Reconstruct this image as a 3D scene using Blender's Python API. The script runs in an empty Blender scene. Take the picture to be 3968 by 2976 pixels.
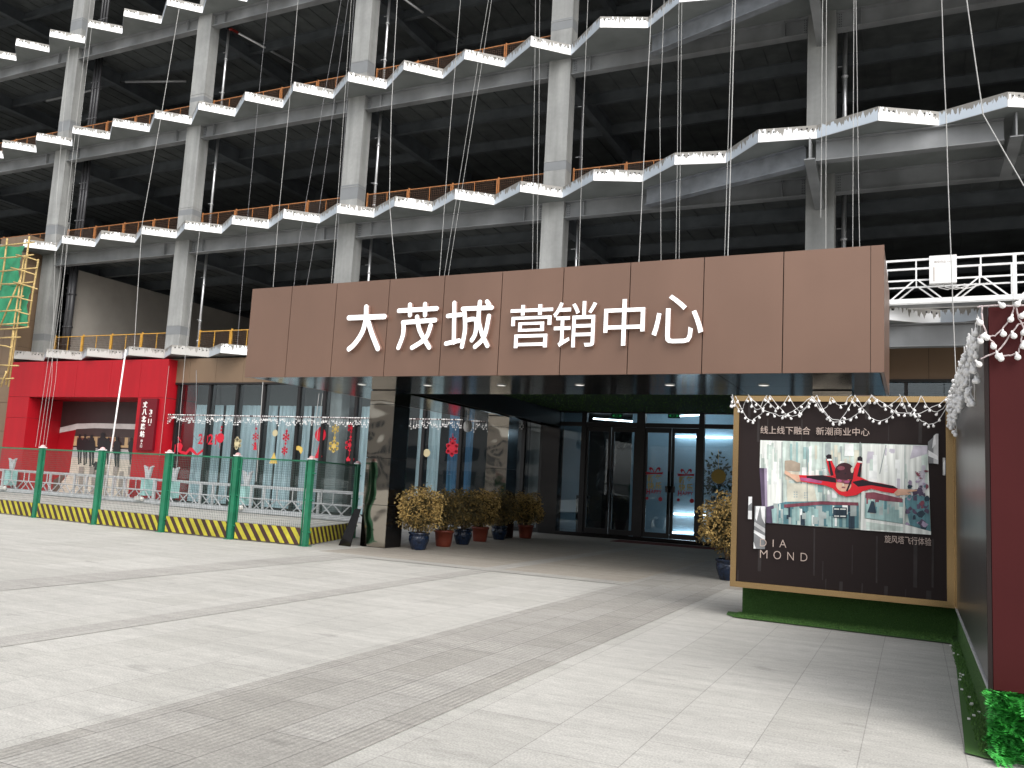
import bpy, bmesh, math, random
from mathutils import Vector, Matrix
random.seed(7)
R = math.radians
scene = bpy.context.scene
COL = scene.collection

# ------------------------------------------------------------------ camera
W0, H0, FPX = 3968.0, 2976.0, 3272.9
YAW, PITCH, ROLL = R(25.6217), R(6.7827), R(-3.0640)
CAM = Vector((0, 0, 1.6))
_cy, _sy = math.cos(YAW), math.sin(YAW)
FW = Vector((-_sy*math.cos(PITCH), _cy*math.cos(PITCH), math.sin(PITCH)))
_r0 = Vector((_cy, _sy, 0)); _d0 = FW.cross(_r0)
RT = _r0*math.cos(ROLL) + _d0*math.sin(ROLL)
DN = -_r0*math.sin(ROLL) + _d0*math.cos(ROLL)
cam_d = bpy.data.cameras.new('camera'); cam_o = bpy.data.objects.new('camera', cam_d); COL.objects.link(cam_o)
cam_d.sensor_width = 36; cam_d.lens = FPX/W0*36; cam_d.clip_start = 0.1; cam_d.clip_end = 1500
cam_o.matrix_world = Matrix(((RT.x, -DN.x, -FW.x, CAM.x), (RT.y, -DN.y, -FW.y, CAM.y), (RT.z, -DN.z, -FW.z, CAM.z), (0, 0, 0, 1)))
scene.camera = cam_o

# ------------------------------------------------------------------ light
SUN_AZ, SUN_EL = R(132), R(46)           # azimuth from +Y clockwise: right and a little behind the camera
w = bpy.data.worlds.new('World'); scene.world = w; w.use_nodes = True
nt = w.node_tree; nt.nodes.clear()
sky = nt.nodes.new('ShaderNodeTexSky'); sky.sky_type = 'NISHITA'; sky.sun_disc = False
sky.sun_elevation = SUN_EL; sky.sun_rotation = SUN_AZ; sky.dust_density = 4; sky.air_density = 1.0; sky.ozone_density = 1
hs = nt.nodes.new('ShaderNodeHueSaturation'); hs.inputs['Saturation'].default_value = 0.25
bg = nt.nodes.new('ShaderNodeBackground'); bg.inputs['Strength'].default_value = 0.15
wo = nt.nodes.new('ShaderNodeOutputWorld')
nt.links.new(sky.outputs[0], hs.inputs['Color']); nt.links.new(hs.outputs[0], bg.inputs[0]); nt.links.new(bg.outputs[0], wo.inputs[0])
sd = bpy.data.lights.new('sun', 'SUN'); sd.energy = 1.0; sd.angle = R(60); sd.color = (1, .975, .94)
so = bpy.data.objects.new('sun', sd); COL.objects.link(so)
sdir = Vector((math.sin(SUN_AZ)*math.cos(SUN_EL), math.cos(SUN_AZ)*math.cos(SUN_EL), math.sin(SUN_EL)))
so.rotation_euler = sdir.to_track_quat('Z', 'Y').to_euler()
scene.view_settings.view_transform = 'Standard'; scene.view_settings.look = 'None'
scene.view_settings.exposure = 0.80; scene.view_settings.gamma = 1

# ------------------------------------------------------------------ helpers
KD = 3968/2212
def ray(px, py):
    return RT*((px*KD-W0/2)/FPX) + DN*((py*KD-H0/2)/FPX) + FW
def at(px, py, X=None, Y=None, Z=None):
    d = ray(px, py)
    t = (X-CAM.x)/d.x if X is not None else (Y-CAM.y)/d.y if Y is not None else (Z-CAM.z)/d.z
    return CAM + d*t
def zoomer(x0, y0, s):
    return lambda a, b: ((x0+a/s)/KD, (y0+b/s)/KD)
ZP = zoomer(0, 1300, 2.073)        # portal
ZD = zoomer(2000, 1400, 2.073)     # doors
ZB = zoomer(2700, 1400, 1.7445)    # board
ZG = zoomer(800, 1350, 2.074)      # glass front

M = {}
def mat(name, base, rough=.6, metal=0., noise=None, bump=None, emit=None, spec=None, streak=None, noise2=None):
    m = bpy.data.materials.new(name); m.use_nodes = True; n = m.node_tree.nodes; l = m.node_tree.links
    b = n['Principled BSDF']
    b.inputs['Base Color'].default_value = (*base, 1); b.inputs['Roughness'].default_value = rough; b.inputs['Metallic'].default_value = metal
    if spec is not None: b.inputs['Specular IOR Level'].default_value = spec
    tc = n.new('ShaderNodeTexCoord')
    out = None
    def layer(sc, amt, stretch, prev):
        mp = n.new('ShaderNodeMapping'); mp.inputs['Scale'].default_value = stretch
        l.new(tc.outputs['Object'], mp.inputs[0])
        nz = n.new('ShaderNodeTexNoise'); nz.inputs['Scale'].default_value = sc; nz.inputs['Detail'].default_value = 6
        l.new(mp.outputs[0], nz.inputs['Vector'])
        mr = n.new('ShaderNodeMapRange'); mr.inputs['From Min'].default_value = .3; mr.inputs['From Max'].default_value = .7
        mr.inputs['To Min'].default_value = 1-amt; mr.inputs['To Max'].default_value = 1+amt
        l.new(nz.outputs[0], mr.inputs[0])
        mx = n.new('ShaderNodeVectorMath'); mx.operation = 'SCALE'
        if prev is None: mx.inputs[0].default_value = base
        else: l.new(prev, mx.inputs[0])
        l.new(mr.outputs[0], mx.inputs['Scale'])
        return mx.outputs[0]
    if noise: out = layer(noise[0], noise[1], (1, 1, 1), out)
    if noise2: out = layer(noise2[0], noise2[1], (1, 1, 1), out)
    if streak: out = layer(streak[0], streak[1], (1, 1, .06), out)
    if out is not None: l.new(out, b.inputs['Base Color'])
    if bump:
        nz = n.new('ShaderNodeTexNoise'); nz.inputs['Scale'].default_value = bump[0]; nz.inputs['Detail'].default_value = bump[2] if len(bump) > 2 else 3
        l.new(tc.outputs['Object'], nz.inputs['Vector'])
        bp = n.new('ShaderNodeBump'); bp.inputs['Strength'].default_value = bump[1]; bp.inputs['Distance'].default_value = .05
        l.new(nz.outputs[0], bp.inputs['Height']); l.new(bp.outputs[0], b.inputs['Normal'])
    if emit:
        b.inputs['Emission Color'].default_value = (*emit[0], 1); b.inputs['Emission Strength'].default_value = emit[1]
    M[name] = m
    return m

def glassmat(name, tint, fac):
    m = bpy.data.materials.new(name); m.use_nodes = True; n = m.node_tree.nodes; l = m.node_tree.links
    n.clear()
    o = n.new('ShaderNodeOutputMaterial'); mx = n.new('ShaderNodeMixShader'); t = n.new('ShaderNodeBsdfTransparent'); g = n.new('ShaderNodeBsdfGlossy')
    t.inputs[0].default_value = (*tint, 1); g.inputs['Roughness'].default_value = .01; g.inputs[0].default_value = (.92, .97, 1, 1)
    lw = n.new('ShaderNodeLayerWeight'); lw.inputs['Blend'].default_value = .5
    pw_ = n.new('ShaderNodeMath'); pw_.operation = 'POWER'; pw_.inputs[1].default_value = 3.5; l.new(lw.outputs['Facing'], pw_.inputs[0])
    fr = n.new('ShaderNodeMath'); fr.operation = 'MULTIPLY_ADD'; fr.inputs[1].default_value = .75; fr.inputs[2].default_value = fac; l.new(pw_.outputs[0], fr.inputs[0])
    tc = n.new('ShaderNodeTexCoord'); nz = n.new('ShaderNodeTexNoise'); nz.inputs['Scale'].default_value = .7
    bp = n.new('ShaderNodeBump'); bp.inputs['Strength'].default_value = .06; bp.inputs['Distance'].default_value = .05
    l.new(tc.outputs['Object'], nz.inputs['Vector']); l.new(nz.outputs[0], bp.inputs['Height']); l.new(bp.outputs[0], g.inputs['Normal'])
    l.new(fr.outputs[0], mx.inputs[0]); l.new(t.outputs[0], mx.inputs[1]); l.new(g.outputs[0], mx.inputs[2]); l.new(mx.outputs[0], o.inputs[0])
    M[name] = m

class MB:
    def __init__(s): s.v = []; s.f = []; s.m = []; s.sm = []
    def add(s, vs, fs, mi=0, smooth=False):
        o = len(s.v); s.v += [tuple(p) for p in vs]
        for f in fs: s.f.append([i+o for i in f]); s.m.append(mi); s.sm.append(smooth)
    def box(s, a, b, mi=0):
        x0, y0, z0 = a; x1, y1, z1 = b
        s.add([(x0,y0,z0),(x1,y0,z0),(x1,y1,z0),(x0,y1,z0),(x0,y0,z1),(x1,y0,z1),(x1,y1,z1),(x0,y1,z1)],
              [(0,3,2,1),(4,5,6,7),(0,1,5,4),(1,2,6,5),(2,3,7,6),(3,0,4,7)], mi)
    def bar(s, p, q, w, h=None, mi=0, up=(0,0,1)):
        p = Vector(p); q = Vector(q); h = h or w
        d = (q-p).normalized(); u = Vector(up)
        if abs(d.dot(u)) > .98: u = Vector((1,0,0))
        a = d.cross(u).normalized()*w/2; b = a.cross(d).normalized()*h/2
        s.add([p-a-b,p+a-b,p+a+b,p-a+b,q-a-b,q+a-b,q+a+b,q-a+b],[(0,3,2,1),(4,5,6,7),(0,1,5,4),(1,2,6,5),(2,3,7,6),(3,0,4,7)], mi)
    def tube(s, pts, r, n=6, mi=0, caps=True):
        pts = [Vector(p) for p in pts]; rings = []
        for i, p in enumerate(pts):
            d = (pts[min(i+1,len(pts)-1)]-pts[max(i-1,0)]).normalized()
            u = Vector((0,0,1)) if abs(d.z) < .95 else Vector((1,0,0))
            a = d.cross(u).normalized(); b = a.cross(d)
            rr = r[i] if isinstance(r, (list, tuple)) else r
            rings.append([p + a*math.cos(2*math.pi*k/n)*rr + b*math.sin(2*math.pi*k/n)*rr for k in range(n)])
        vs = [v for g in rings for v in g]; fs = []
        for i in range(len(pts)-1):
            for k in range(n):
                fs.append((i*n+k, i*n+(k+1)%n, (i+1)*n+(k+1)%n, (i+1)*n+k))
        if caps: fs += [tuple(range(n))[::-1], tuple((len(pts)-1)*n+k for k in range(n))]
        s.add(vs, fs, mi, n > 5)
    def prism(s, poly, z0, z1, mi=0):
        n = len(poly)
        s.add([(x,y,z0) for x,y in poly]+[(x,y,z1) for x,y in poly],
              [tuple(range(n))[::-1], tuple(range(n,2*n))]+[(i,(i+1)%n,n+(i+1)%n,n+i) for i in range(n)], mi)
    def slabpoly(s, pts, off, mi=0):
        """flat outline with thickness: pts 3-D, off the vector through the thickness"""
        n = len(pts); o = Vector(off); pts = [Vector(p) for p in pts]
        s.add(pts+[p+o for p in pts], [tuple(range(n)), tuple(range(n,2*n))[::-1]]+[(i,(i+1)%n,n+(i+1)%n,n+i) for i in range(n)], mi)
    def lathe(s, c, prof, n=20, mi=0):
        vs = []; fs = []
        for r, z in prof:
            for k in range(n): vs.append((c[0]+r*math.cos(2*math.pi*k/n), c[1]+r*math.sin(2*math.pi*k/n), c[2]+z))
        for i in range(len(prof)-1):
            for k in range(n): fs.append((i*n+k,i*n+(k+1)%n,(i+1)*n+(k+1)%n,(i+1)*n+k))
        s.add(vs, fs, mi, True)
    def ball(s, c, r, n=8, m=5, mi=0):
        prof = [(max(1e-4, r*math.sin(math.pi*i/m)), -r*math.cos(math.pi*i/m)) for i in range(m+1)]
        s.lathe(c, prof, n, mi)
    def mesh(s, name, mats, org=Vector((0,0,0)), recalc=True):
        me = bpy.data.meshes.new(name)
        me.from_pydata([(x-org.x, y-org.y, z-org.z) for x,y,z in s.v], [], s.f)
        for m in (mats if isinstance(mats, (list, tuple)) else [mats]): me.materials.append(M[m] if isinstance(m, str) else m)
        for p, mi, sm in zip(me.polygons, s.m, s.sm): p.material_index = mi; p.use_smooth = sm
        if recalc:
            bm = bmesh.new(); bm.from_mesh(me); bmesh.ops.recalc_face_normals(bm, faces=bm.faces); bm.to_mesh(me); bm.free()
        return me
    def build(s, name, mats, parent=None, loc=None, recalc=True):
        org = ORG[parent.name] if parent is not None else Vector(loc or (0,0,0))
        o = bpy.data.objects.new(name, s.mesh(name, mats, org, recalc)); COL.objects.link(o)
        if parent is not None: o.parent = parent
        else: o.location = org
        ORG[o.name] = org
        return o
ORG = {}
def tag(o, label, cat, group=None, kind=None):
    o['label'] = label; o['category'] = cat
    if group: o['group'] = group
    if kind: o['kind'] = kind
    return o
def thing(name, loc, label, cat, group=None):
    o = bpy.data.objects.new(name, None); COL.objects.link(o); o.location = loc; o.empty_display_size = .2
    ORG[o.name] = Vector(loc)
    return tag(o, label, cat, group)
def struct(o, kind='structure'):
    o['kind'] = kind; return o
def jit(a): return random.uniform(-a, a)

def text_mb(mb, body, u0, u1, v0, v1, place, depth, mi=0, bold=0., space=1.0, mi_side=None):
    """lettering fitted into a box on a plane; place(u, v, w) gives the world point"""
    cu = bpy.data.curves.new('lettering', 'FONT'); cu.body = body; cu.extrude = .05; cu.offset = bold; cu.space_character = space; cu.resolution_u = 3
    o = bpy.data.objects.new('lettering', cu); COL.objects.link(o)
    dg = bpy.context.evaluated_depsgraph_get(); me = bpy.data.meshes.new_from_object(o.evaluated_get(dg))
    xs = [v.co.x for v in me.vertices]; ys = [v.co.y for v in me.vertices]
    x0, x1, y0, y1 = min(xs), max(xs), min(ys), max(ys)
    vs = [place(u0+(v.co.x-x0)/(x1-x0)*(u1-u0), v0+(v.co.y-y0)/(y1-y0)*(v1-v0), (v.co.z+.05)/.1*depth) for v in me.vertices]
    off = len(mb.v); mb.v += [tuple(p) for p in vs]
    for p in me.polygons:
        side = abs(p.normal.z) < .5
        mb.f.append([i+off for i in p.vertices]); mb.m.append(mi_side if (side and mi_side is not None) else mi); mb.sm.append(False)
    bpy.data.objects.remove(o); bpy.data.curves.remove(cu); bpy.data.meshes.remove(me)
def facing(Y):            # a wall facing the camera side (-Y)
    return lambda u, v, w: (u, Y-w, v)

# ------------------------------------------------------------------ materials
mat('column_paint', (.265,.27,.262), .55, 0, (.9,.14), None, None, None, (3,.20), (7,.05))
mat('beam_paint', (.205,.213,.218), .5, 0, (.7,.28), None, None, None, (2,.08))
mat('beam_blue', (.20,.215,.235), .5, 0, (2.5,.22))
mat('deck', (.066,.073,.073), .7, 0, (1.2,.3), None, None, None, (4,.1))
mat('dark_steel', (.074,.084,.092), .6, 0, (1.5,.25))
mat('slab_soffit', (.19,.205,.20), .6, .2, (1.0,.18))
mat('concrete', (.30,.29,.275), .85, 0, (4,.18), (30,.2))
mat('dark_wall', (.035,.037,.04), .9)
mat('partition', (.40,.37,.33), .9, 0, (.8,.10))
mat('brown_panel', (.205,.124,.090), .34, .5, (.35,.09), (.7,.07,1), None, None, (1.2,.04))
mat('brown_clad', (.20,.135,.085), .5, .3, (.5,.06))
mat('joint', (.03,.02,.016), .7)
mat('soffit', (.11,.09,.08), .13, .9, None, (.9,.06,1))
mat('mirror_steel', (.37,.335,.285), .06, 1, None, (1.3,.55,1))
mat('black_gap', (.01,.01,.01), .6)
mat('black_steel', (.03,.028,.028), .16, .7)
mat('turf_dark', (.012,.05,.012), .95)
mat('red_panel', (.345,.005,.012), .45, 0, (.6,.08), (.5,.05,1), spec=.3, streak=(4,.06))
mat('maroon_sign', (.12,.004,.010), .4, spec=.3)
mat('white_letter', (.85,.85,.85), .4, emit=((1,1,1), .3))
mat('letter_side', (.42,.27,.23), .3, .5)
mat('white_print', (.85,.83,.8), .5)
mat('grey_print', (.45,.40,.37), .5)
mat('galv', (.50,.51,.52), .42, .35, (5,.15))
mat('galv_dark', (.30,.31,.32), .45, .5, (5,.2))
mat('white_metal', (.80,.80,.79), .35, .15, (6,.08))
mat('pipe_silver', (.70,.71,.72), .3, .8, (3,.1))
mat('pipe_black', (.05,.05,.054), .35)
mat('pipe_red', (.25,.02,.015), .5)
mat('rope', (.38,.38,.37), .8)
mat('rope_dark', (.20,.20,.21), .8)
mat('orange_paint', (.33,.13,.04), .6, 0, (6,.2))
mat('yellow_rail', (.55,.30,.05), .55, 0, (6,.2))
mat('mesh_orange', (.07,.035,.018), .7)
mat('fence_green', (.012,.15,.075), .4, 0, (4,.2))
mat('mesh_wire', (.06,.10,.085), .6)
mat('cap_pink', (.62,.36,.36), .5)
mat('board_yellow', (.42,.375,.03), .6, 0, (3,.22), None, None, None, None, (14,.12))
mat('board_brown', (.045,.018,.014), .6, 0, (3,.3))
mat('cyan_box', (.28,.48,.46), .5, 0, (6,.1))
mat('bamboo', (.46,.33,.13), .6, 0, (6,.25))
mat('net_green', (.03,.24,.12), .85, 0, (1.5,.25), (4,.5))
mat('mullion', (.018,.016,.016), .4, .3)
mat('curtain', (.52,.62,.65), .9, 0, None, None, None, None, (9,.2))
mat('curtain_blue', (.10,.22,.36), .9, 0, None, None, None, None, (9,.25))
mat('pale_wall', (.36,.52,.63), .7, 0, (.8,.08))
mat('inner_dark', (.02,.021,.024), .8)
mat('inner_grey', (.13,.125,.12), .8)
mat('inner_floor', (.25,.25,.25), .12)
mat('led', (1,1,1), .5, emit=((.86,.95,1), 7))
mat('downlight', (.8,.8,.8), .5, emit=((1,.95,.88), .55))
mat('exit_green', (.02,.2,.05), .5, emit=((.06,.9,.2), .12))
mat('decal_red', (.55,.01,.03), .6)
mat('decal_gold', (.60,.42,.10), .6)
mat('decal_pale', (.58,.50,.30), .6)
mat('pot_blue', (.007,.015,.036), .12, 0, (9,.5), (14,.6))
mat('pot_red', (.17,.032,.016), .5, 0, (5,.15))
mat('soil', (.03,.022,.016), .95)
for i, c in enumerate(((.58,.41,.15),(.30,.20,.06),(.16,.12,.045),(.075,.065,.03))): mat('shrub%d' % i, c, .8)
for i, c in enumerate(((.02,.05,.02),(.03,.08,.03))): mat('plant%d' % i, c, .5)
for i, c in enumerate(((.04,.34,.045),(.025,.24,.03),(.08,.48,.09),(.012,.12,.016))): mat('hedge%d' % i, c, .45)
for i, c in enumerate(((.045,.115,.022),(.07,.165,.034),(.11,.23,.05))): mat('turf%d' % i, c, .9)
mat('branch', (.07,.045,.025), .9)
mat('gold_trim', (.40,.27,.13), .22, .9, (1,.08), (1.5,.12,1))
mat('black_print', (.020,.0135,.013), .5, spec=.15)
mat('column_patch', (.19,.20,.207), .55, 0, (1.2,.10))
mat('print_streak', (.055,.046,.044), .42)
mat('panel_steel', (.20,.205,.21), .30, .95, (1.4,.12), (.8,.10,1))
mat('maroon_board', (.050,.0085,.009), .55, 0, (300,.10), spec=.12, noise2=(.9,.12))
mat('bulb', (.80,.79,.78), .35)
mat('cable', (.62,.61,.60), .6)
mat('cable_pink', (.50,.42,.42), .6)
mat('doormat', (.10,.012,.012), .95)
mat('rust_bag', (.5,.49,.46), .9, 0, (8,.1), (14,.5))
glassmat('front_glass', (.88,.92,.93), .055)
glassmat('door_glass', (.84,.90,.93), .05)

# stained sheet-metal edge of the floor slabs (own streaks of cement under a bare band)
def plate_mat(name, base, metal):
    m = bpy.data.materials.new(name); m.use_nodes = True; n = m.node_tree.nodes; l = m.node_tree.links
    b = n['Principled BSDF']; b.inputs['Roughness'].default_value = .42; b.inputs['Metallic'].default_value = metal
    uv = n.new('ShaderNodeUVMap'); oi = n.new('ShaderNodeObjectInfo'); sp = n.new('ShaderNodeSeparateXYZ'); l.new(uv.outputs[0], sp.inputs[0])
    cb = n.new('ShaderNodeCombineXYZ')
    r10 = n.new('ShaderNodeMath'); r10.operation = 'MULTIPLY_ADD'; r10.inputs[1].default_value = 50; l.new(oi.outputs['Random'], r10.inputs[0]); l.new(sp.outputs[0], r10.inputs[2])
    l.new(r10.outputs[0], cb.inputs[0])
    vs = n.new('ShaderNodeMath'); vs.operation = 'MULTIPLY'; vs.inputs[1].default_value = .05; l.new(sp.outputs[1], vs.inputs[0]); l.new(vs.outputs[0], cb.inputs[1])
    nz = n.new('ShaderNodeTexNoise'); nz.inputs['Scale'].default_value = 14; nz.inputs['Detail'].default_value = 3; l.new(cb.outputs[0], nz.inputs[0])
    n2 = n.new('ShaderNodeTexNoise'); n2.inputs['Scale'].default_value = 1.6; l.new(cb.outputs[0], n2.inputs[0])
    # v/h + k*(noise) > threshold
    a = n.new('ShaderNodeMath'); a.operation = 'MULTIPLY_ADD'; a.inputs[1].default_value = 1.8; l.new(nz.outputs[0], a.inputs[0]); l.new(sp.outputs[1], a.inputs[2])
    a2 = n.new('ShaderNodeMath'); a2.operation = 'MULTIPLY_ADD'; a2.inputs[1].default_value = .9; l.new(n2.outputs[0], a2.inputs[0]); l.new(a.outputs[0], a2.inputs[2])
    mr = n.new('ShaderNodeMapRange'); mr.inputs['From Min'].default_value = 2.02; mr.inputs['From Max'].default_value = 2.06; l.new(a2.outputs[0], mr.inputs[0])
    mx = n.new('ShaderNodeMix'); mx.data_type = 'RGBA'; mx.inputs[6].default_value = (*base, 1); mx.inputs[7].default_value = (.23,.22,.20,1)
    l.new(mr.outputs[0], mx.inputs[0]); l.new(mx.outputs[2], b.inputs['Base Color'])
    inv = n.new('ShaderNodeMath'); inv.operation = 'MULTIPLY_ADD'; inv.inputs[1].default_value = -metal; inv.inputs[2].default_value = metal
    l.new(mr.outputs[0], inv.inputs[0]); l.new(inv.outputs[0], b.inputs['Metallic'])
    M[name] = m
plate_mat('edge_white', (.80,.81,.82), .25)
plate_mat('edge_dirty', (.40,.39,.37), .2)
plate_mat('edge_shaded', (.58,.64,.70), .35)  # same sheet metal, with the shade of the left-facing plates in its colour

# plaza paving
def paving(name, c1, c2, mortar, grooves=False):
    m = bpy.data.materials.new(name); m.use_nodes = True; n = m.node_tree.nodes; l = m.node_tree.links
    b = n['Principled BSDF']; b.inputs['Roughness'].default_value = .75
    tc = n.new('ShaderNodeTexCoord'); mp = n.new('ShaderNodeMapping'); mp.inputs['Rotation'].default_value = (0,0,R(90)); mp.inputs['Location'].default_value = (0, -.15+2.95, 0)
    l.new(tc.outputs['Object'], mp.inputs[0])
    br = n.new('ShaderNodeTexBrick'); br.inputs['Scale'].default_value = 1; br.inputs['Brick Width'].default_value = 1.24; br.inputs['Row Height'].default_value = .62 if not grooves else .40
    br.inputs['Mortar Size'].default_value = .0045; br.inputs['Mortar Smooth'].default_value = .4; br.inputs['Bias'].default_value = -.1
    br.inputs['Color1'].default_value = (*c1,1); br.inputs['Color2'].default_value = (*c2,1); br.inputs['Mortar'].default_value = (*mortar,1)
    l.new(mp.outputs[0], br.inputs[0])
    prev = br.outputs['Color']
    def mul(sc, stretch, lo, hi, f0=.3, f1=.7, detail=5):
        nonlocal prev
        mm = n.new('ShaderNodeMapping'); mm.inputs['Scale'].default_value = stretch; l.new(tc.outputs['Object'], mm.inputs[0])
        nz = n.new('ShaderNodeTexNoise'); nz.inputs['Scale'].default_value = sc; nz.inputs['Detail'].default_value = detail; l.new(mm.outputs[0], nz.inputs[0])
        mr = n.new('ShaderNodeMapRange'); mr.inputs['From Min'].default_value = f0; mr.inputs['From Max'].default_value = f1; mr.inputs['To Min'].default_value = lo; mr.inputs['To Max'].default_value = hi
        l.new(nz.outputs[0], mr.inputs[0])
        v = n.new('ShaderNodeVectorMath'); v.operation = 'SCALE'; l.new(prev, v.inputs[0]); l.new(mr.outputs[0], v.inputs['Scale']); prev = v.outputs[0]
        return nz
    mul(.35, (1,1,1), .91, 1.06); mul(1.5, (.28,2.8,1), .91, 1.06); mul(3.3, (.5,2.2,1), .93, 1.05); mul(14, (.5,1.6,1), .93, 1.06, .35, .65, 8)
    gr = mul(70, (1,1,1), .84, 1.15, .35, .65, 3)
    mul(2.3, (.6,1.5,1), .78, 1.0, .27, .345)      # sparse spots of dirt
    mul(9, (1,1,1), .72, 1.0, .25, .30)
    l.new(prev, b.inputs['Base Color'])
    bp = n.new('ShaderNodeBump'); bp.inputs['Strength'].default_value = .35; bp.inputs['Distance'].default_value = .004; l.new(gr.outputs[0], bp.inputs['Height'])
    last = bp
    if grooves:
        wv = n.new('ShaderNodeTexWave'); wv.bands_direction = 'X'; wv.inputs['Scale'].default_value = 1/.05*.314; wv.inputs['Distortion'].default_value = .15; wv.inputs['Detail'].default_value = 1
        l.new(tc.outputs['Object'], wv.inputs[0])
        mm = n.new('ShaderNodeTexNoise'); mm.inputs['Scale'].default_value = 1.1; l.new(tc.outputs['Object'], mm.inputs[0])
        mr = n.new('ShaderNodeMapRange'); mr.inputs['From Min'].default_value = .38; mr.inputs['From Max'].default_value = .6; mr.inputs['To Min'].default_value = 0; mr.inputs['To Max'].default_value = .8; l.new(mm.outputs[0], mr.inputs[0])
        b2 = n.new('ShaderNodeBump'); b2.inputs['Distance'].default_value = .005; l.new(mr.outputs[0], b2.inputs['Strength']); l.new(wv.outputs[0], b2.inputs['Height']); l.new(bp.outputs[0], b2.inputs['Normal']); last = b2
        m2 = n.new('ShaderNodeMapRange'); m2.inputs['To Min'].default_value = .93; m2.inputs['To Max'].default_value = 1.03; l.new(wv.outputs[0], m2.inputs[0])
        v = n.new('ShaderNodeVectorMath'); v.operation = 'SCALE'; l.new(prev, v.inputs[0]); l.new(m2.outputs[0], v.inputs['Scale']); l.new(v.outputs[0], b.inputs['Base Color'])
    l.new(last.outputs[0], b.inputs['Normal'])
    M[name] = m
paving('paving_light', (.445,.434,.402), (.40,.39,.358), (.29,.28,.26))
paving('paving_band', (.345,.332,.305), (.295,.282,.255), (.16,.15,.14), True)
paving('paving_strip', (.378,.365,.336), (.34,.327,.302), (.25,.24,.225))
paving('paving_porch_shaded', (.345,.315,.270), (.325,.295,.252), (.22,.20,.17))  # warm porch tile, with the canopy's shade put into the colour

# ------------------------------------------------------------------ ground
g = MB(); g.add([(-300,-300,0),(300,-300,0),(300,300,0),(-300,300,0)], [(0,1,2,3)])
struct(g.build('plaza_ground', 'paving_light'))
def sheet(name, x0, y0, x1, y1, z, m):
    g = MB(); g.add([(x0,y0,z),(x1,y0,z),(x1,y1,z),(x0,y1,z)], [(0,1,2,3)]); return struct(g.build(name, m))
sheet('grooved_path', -4.55, -12, -2.95, 26.6, .004, 'paving_band')
sheet('paving_strip', -7.38, -12, -7.0, 26.6, .004, 'paving_strip')
sheet('paving_strip', -10.75, -12, -9.95, 14.15, .004, 'paving_strip')
sheet('paving_strip', -10.75, 14.15, -4.55, 14.6, .008, 'paving_strip')
sheet('porch_paving', -11.3, 14.6, -4.55, 27.0, .0035, 'paving_porch_shaded')
sheet('porch_paving', -2.95, 15.2, -1.1, 27.0, .0035, 'paving_porch_shaded')
sheet('paving_strip', -60, 24.0, -13, 27.0, .004, 'paving_strip')

# ------------------------------------------------------------------ unfinished steel building
BF = 27.6                                   # front face of the columns
CX = [-58.74+9.27*i for i in range(10)]     # left faces of the columns
CW = .87
LV = [6.42, 11.99, 17.52, 23.07, 28.6]      # undersides of the floor slabs
ST = .40
bld = thing('steel_frame_building', (-20, BF, 0), 'unfinished grey steel frame building with open dark floors and zigzag slab edges', 'building')
def part(mb, name, m, parent=None, kind=None):
    o = mb.build(name, m, parent or bld)
    if kind: o['kind'] = kind
    return o
for i, x in enumerate(CX):
    for j, y in enumerate((BF, BF+9.0, BF+18.0)):
        mb = MB(); mb.box((x, y, 0), (x+CW, y+.55, 34))
        if j == 0:
            for z in LV:                     # splice plates, welded collar lines
                mb.box((x-.012, y-.012, z+1.55), (x+CW+.012, y+.5, z+1.575)); mb.box((x-.004, y-.004, z+ST+.72+.1*math.sin(i*3+z)), (x+CW+.004, y+.5, z+ST+1.15+.12*math.sin(i*2+z)), 1)
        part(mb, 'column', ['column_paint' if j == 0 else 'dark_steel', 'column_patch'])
def ibeam(mb, p, q, depth, fl, t=.03):
    p = Vector(p); q = Vector(q); up = Vector((0,0,1))
    mb.bar(p+up*(t/2), q+up*(t/2), fl, t); mb.bar(p+up*(depth-t/2-.002), q+up*(depth-t/2-.002), fl, t)
    mb.bar(p+up*(depth/2), q+up*(depth/2), .025, depth-2*t-.004)
for z in LV:
    for i in range(len(CX)-1):               # facade beams with stiffeners and bolt groups
        x0, x1 = CX[i]+CW, CX[i+1]
        mb = MB(); ibeam(mb, (x0, BF+.2, z-.63), (x1, BF+.2, z-.63), .625, .34)
        for xs in (x0+.75, x1-.75): mb.box((xs-.012, BF+.04, z-.598), (xs+.012, BF+.18, z-.04))
        for xs in (x0+.08, x1-.14):
            mb.box((xs-.02, BF+.165, z-.58), (xs+.10, BF+.186, z-.06))
            for k in range(6):
                for dx in (0, .06): mb.box((xs+dx, BF+.145, z-.54+k*.085), (xs+dx+.028, BF+.166, z-.512+k*.085), 1)
        part(mb, 'floor_beam', ['beam_paint', 'dark_steel'])
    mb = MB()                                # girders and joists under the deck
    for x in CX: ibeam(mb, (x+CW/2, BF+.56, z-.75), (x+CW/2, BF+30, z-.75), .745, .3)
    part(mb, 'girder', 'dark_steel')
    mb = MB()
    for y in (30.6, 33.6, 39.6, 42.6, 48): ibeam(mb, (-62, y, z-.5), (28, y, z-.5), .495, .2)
    part(mb, 'joist', 'dark_steel')
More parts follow.
